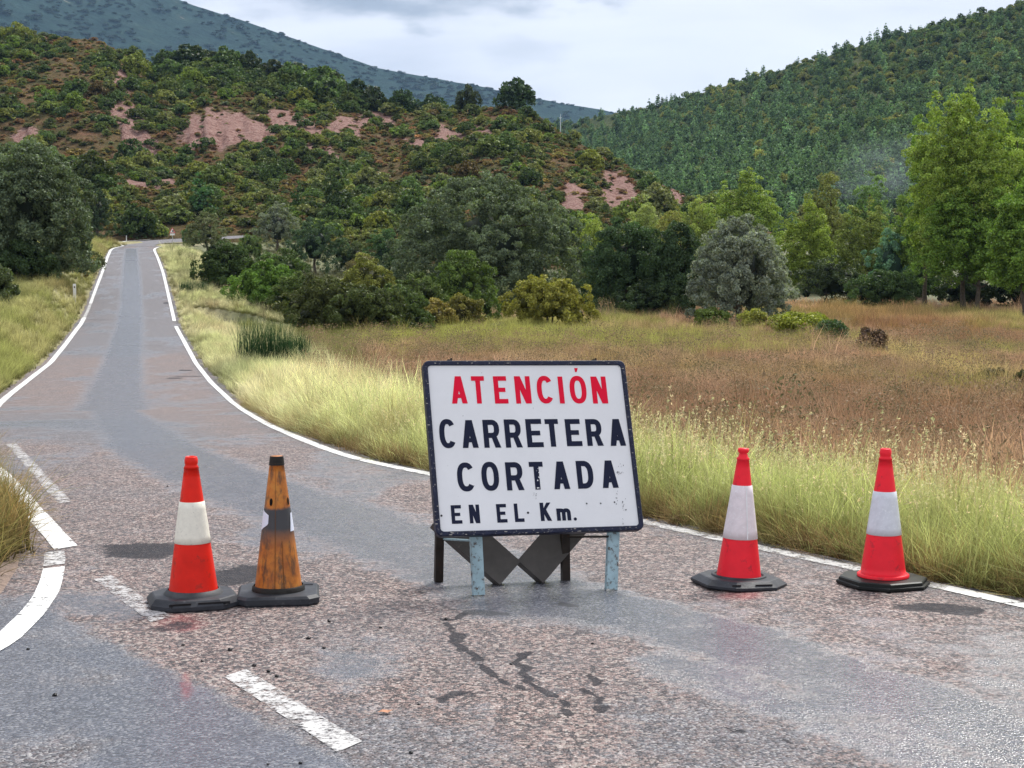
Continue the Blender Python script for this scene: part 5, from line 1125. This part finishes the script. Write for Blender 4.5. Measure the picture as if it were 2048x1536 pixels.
    fleck(1240,695,14,9,8,.001,.004); fleck(1225,738,12,10,6,.001,.005); fleck(1212,880,12,4,22,.001,.004); fleck(1250,930,12,9,25,.0008,.006); fleck(1243,1010,5,3,12,.001,.004); fleck(750,860,7,6,16,.0006,.005); fleck(1215,150,5,12,2,.001,.003)
    fleck(660,340,6,20,12,.0008,.003); fleck(745,370,4,4,16,.0006,.005); fleck(355,425,2,2,5,.001,.003); fleck(452,180,2,2,8,.001,.003); fleck(300,700,16,150,120,.0006,.0022); fleck(800,550,22,260,200,.0006,.0022)
    loc((V, Fc), 'scuff_marks', STAIN)
    # white chips on the letters and the frame
    V, Fc = [], []
    for _ in range(11): c = uv(777+random.gauss(0,11), random.uniform(700, 830)); s = random.uniform(.0015,.005); o = len(V); V += [(c[0]+s*math.cos(t), c[1]+s*1.2*math.sin(t), .0026) for t in (0,1.2,2.5,3.6,5)]; Fc.append(tuple(range(o,o+5)))
    loc((V, Fc), 'paint_chips', PANEL)
    V, Fc = [], []
    for _ in range(75):
        e = random.random(); s = random.uniform(.0015,.005); tt = random.uniform(-.5,.5)
        if e < .35: x, y = tt*(W-.07), random.choice([.003,.014])+random.uniform(0,.004)
        elif e < .62: x, y = tt*(W-.07), Hh-random.choice([.004,.016])
        elif e < .82: x, y = -W/2+random.choice([.004,.018]), (tt+.5)*Hh*.93+.03
        else: x, y = W/2-random.choice([.004,.018]), (tt+.5)*Hh*.93+.03
        if abs(x) > W/2-.03 and (y < .035 or y > Hh-.035): continue
        o = len(V); k = random.uniform(1, 2.5); V += [(x+s*k*math.cos(t), y+s*.6*math.sin(t), .0118) for t in (0,1.2,2.5,3.6,5)]; Fc.append(tuple(range(o,o+5)))
    loc((V, Fc), 'frame_chips', simple('bare_chip', (.35,.33,.3), .6))
    # small brackets on the top edge
    for x in (-.43, .41):
        loc(merge(boxm(.022,.012,.03,(x,Hh+.006,-.02)), boxm(.008,.02,.008,(x+.012,Hh+.012,-.015))), 'hanging_lug', DKST)
    # legs ----------------------------------------------------------------
    def beam(p0, p1, w, d, side, name, mat, sm=False):
        p0, p1 = np.array(p0, float), np.array(p1, float); z = p1-p0; z /= np.linalg.norm(z); x = np.array(side, float); x -= z*x.dot(z); x /= np.linalg.norm(x); y = np.cross(z, x)
        t = .004; prof = [(-w/2,-d/2),(w/2,-d/2),(w/2,d/2),(w/2-t,d/2),(w/2-t,-d/2+t),(-w/2+t,-d/2+t),(-w/2+t,d/2),(-w/2,d/2)]      # folded steel channel
        V = [tuple(p+x*a+y*b_-np.array([O[0],O[1],0])) for p in (p0, p1) for a, b_ in prof]; n = 8; Fc = [(i, (i+1) % n, n+(i+1) % n, n+i) for i in range(n)]+[(0,1,4,5),(1,2,3,4),(0,5,6,7),(8,13,12,9),(9,12,11,10),(8,15,14,13)]
        return obj(name, (V, Fc), mat, root, sm)
    def gpt(px, py):
        k = CT2*F2+ST2*(768-py); D = -CAMH/((-ST2*F2+CT2*(768-py))/k); return np.array([(px-1024)/k*D, D, 0.])
    def onpanel(u, v, w): return O+R*u+U*v+Nn*w
    for (px, py), u in (((957,1190), -.352), ((1222,1180), .432)):
        f0 = gpt(px, py); knee = onpanel(u, .03, -.062); beam(f0, knee, .062, .04, R, 'leg', BLUE)
        beam(knee-U*.012, onpanel(u, .62, -.062), .060, .038, R, 'leg_upper', BLUE)
    for (px, py), u in (((877,1163), -.50), ((1131,1160), .20)):
        beam(gpt(px, py), onpanel(u, .45, -.10), .045, .04, R, 'rear_leg', DKST)
    for (px, py), u in (((877,1163), -.48), ((1131,1160), .36)):
        a = gpt(px, py); t = onpanel(u if u < 0 else .2, .62, -.05); q = a+(t-a)*.28; f = gpt(*( (957,1190) if u < 0 else (1222,1180))); tt = onpanel(-.352 if u < 0 else .432, .42, -.03); g_ = f+(tt-f)*.40
        V, Fq = tube([tuple(q-np.array([O[0],O[1],0])), tuple((q+g_)/2-np.array([O[0],O[1],0])), tuple(g_-np.array([O[0],O[1],0]))], [.007]*3, 6); obj('brace', (V, [tuple(x) for x in Fq]), DKST if u > 0 else BLUE, root, True)
    # two wide dark planks hanging in a V behind the board
    x = np.array([math.cos(.22), math.sin(.22), 0]); bk = np.array([-math.sin(.22), math.cos(.22), 0]); zz = np.array([0,0,1.])*math.cos(.4)+bk*math.sin(.4); nv = np.cross(x, zz)
    a = (x+zz)/math.sqrt(2); b_ = (zz-x)/math.sqrt(2)
    for (px, py), wa, wb, dz in (((1000,1172), .18, .50, .0), ((1087,1168), .50, .19, .0)):
        c = gpt(px, py); c[2] = .006; V = []
        for d_ in (0, -.075):
            for s1, s2 in ((0,0),(1,0),(1,1),(0,1)): V.append(tuple(c+a*wa*s1+b_*wb*s2+nv*d_+np.array([0,0,-.015 if False else 0])-np.array([O[0],O[1],0])))
        obj('plank', (V, [(0,1,2,3),(7,6,5,4),(0,4,5,1),(1,5,6,2),(2,6,7,3),(3,7,4,0)]), PLATE, root)
sign()

# ------------------------------------------------------------------ roadside furniture
WHT = simple('white_plastic', (.78,.78,.76), .5, 8, .08)
def furn():
    for px, yb, h, w, D, lab in [(150,602,.84,.21,49.5,'white marker post on the left bank beside the road'), (253,481,.75,.14,139,'tiny white marker post at the far bend of the road')]:
        X, Y, z = ground_pt(px, yb, D); z = CAMH+float(ev(yb))*D; root = empty('marker_post', (X, Y, z), lab, 'marker post')
        tri = [(-w/2,-w*.3),(w/2,-w*.3),(w*.25,w*.45),(-w*.25,w*.45)]; obj('post', poly_stack([(tri,-.6),(tri,h*.94),([(x*.9,y*.9+.01) for x, y in tri],h)]), WHT, root)
        obj('reflector', boxm(w*.4,.01,h*.14,(0,-w*.3-.004,h*.74)), simple('dark_reflector', (.05,.04,.03), .4), root)
    D = 128; yb = 492; X, Y, z = ground_pt(345, yb, D); zt = lambda y: CAMH+float(ev(y))*D-z
    root = empty('warning_sign', (X, Y, z), 'small red-bordered triangular warning sign at the far road bend', 'sign')
    V, Fq = tube([(0,.03,-.5),(0,.03,zt(457)*.6),(0,.03,zt(459))], [.045]*3, 8); obj('post', (V, [tuple(q) for q in Fq]), simple('galvanised_steel', (.4,.41,.42), .5), root, True)
    a, b = zt(468), zt(457.2); s = (b-a)/.866
    def tri(k, y): c = a+(b-a)/3; return [(-s/2*k, y, c+(a-c)*k), (s/2*k, y, c+(a-c)*k), (0, y, c+(b-c)*k)]
    f, r = tri(1, -.02), tri(1, 0); obj('triangle_plate', (f+r, [(0,1,2),(5,4,3),(0,3,4,1),(1,4,5,2),(2,5,3,0)]), simple('red_sign_border', (.6,.03,.04), .4), root)
    obj('triangle_face', (tri(.72, -.026), [(0,1,2)]), WHT, root); c = a+(b-a)/3
    obj('pictogram', ([(-.02*s,-.03,a+.2*s),(.26*s,-.03,a+.13*s),(.16*s,-.03,a+.42*s),(.03*s,-.03,a+.5*s)], [(0,1,2,3)]), simple('black_pictogram', (.01,.01,.01), .5), root)
    obj('supplementary_plate', boxm(s*.75,.02,zt(469)-zt(472.5),(0,-.01,(zt(469)+zt(472.5))/2)), WHT, root)
    # mast on the far ridge
    P3, _ = hill2_pt(np.array([1120.]), np.array([.97])); D = 700; k = K_(240); base = np.array([(1121-1024)/k*D, D, CAMH+float(ev(262))*D]); hh = float(ev(228)-ev(262))*D
    root = empty('antenna_mast', base, 'thin pale mast rising in the notch between the hills', 'mast'); V, Fq = tube([(0,0,-2),(0,0,hh*.6),(0,0,hh)], [.32,.25,.12], 6); obj('pole', (V, [tuple(q) for q in Fq]), WHT, root, True); obj('crossbar', boxm(2.2,.3,.25,(0,0,hh*.78)), WHT, root)
furn()
# loose bits on the asphalt -------------------------------------------------
def bits():
    import bmesh
    m = simple('dark_tar_crumb', (.012,.012,.013), .5, 30, .3)
    spots = [(658,1244,'right of the scorched cone, on the pink asphalt'),(617,1278,'below the scorched cone'),(648,1297,'between the scorched cone and the sign feet'),(460,1301,'under the leftmost cone, middle one'),(404,1323,'nearest above the centre dash'),(366,1291,'below the leftmost cone base'),(508,1333,'just before the centre dash'),(537,1344,'at the upper corner of the centre dash'),(554,1354,'right beside the centre dash corner'),(110,1392,'alone on the wet side road'),(56,1299,'next to the curved white line'),(601,1527,'at the bottom border, right one'),(536,1530,'at the bottom border, left one'),(838,1410,'left of the long crack'),(822,1507,'low in the middle foreground'),(1185,1288,'right of the long crack'),(1022,1329,'at the tip of the second crack'),(761,1256,'left of the sign feet'),(335,973,'above the leftmost cone on the road'),(892,1239,'at the head of the long crack')]
    for i, (px, py, wh) in enumerate(spots):
        D = float(gD(py)); k = K_(py); X = (px-1024)/k*D; bm = bmesh.new(); bmesh.ops.create_icosphere(bm, subdivisions=1, radius=1); s = RNG.uniform(.006, .011)*(1.3 if py < 1400 else 1)
        for v in bm.verts: v.co *= s*random.uniform(.7, 1.2); v.co.z *= .65
        me = bpy.data.meshes.new('tar_crumb'); bm.to_mesh(me); bm.free(); me.materials.append(m); o = link('tar_crumb', me, None, (X, D, s*.35)); tag(o, 'small black tar crumb '+wh, 'crumb', 'tar crumbs on the asphalt')
    V = [(-.03,0,.004),(-.012,.014,.012),(.01,.016,.009),(.032,.004,.014),(.012,-.012,.006),(-.012,-.013,.010)]; D = float(gD(1428)); X = (770-1024)/K_(1428)*D
    o = obj('dry_leaf', (V, [(0,1,5),(1,2,4,5),(2,3,4)]), simple('dry_leaf', (.45,.22,.13), .7, 30), None); o.location = (X, D*S, .003); tag(o, 'curled orange-brown dry leaf on the asphalt left of the cracks', 'leaf')
bits()
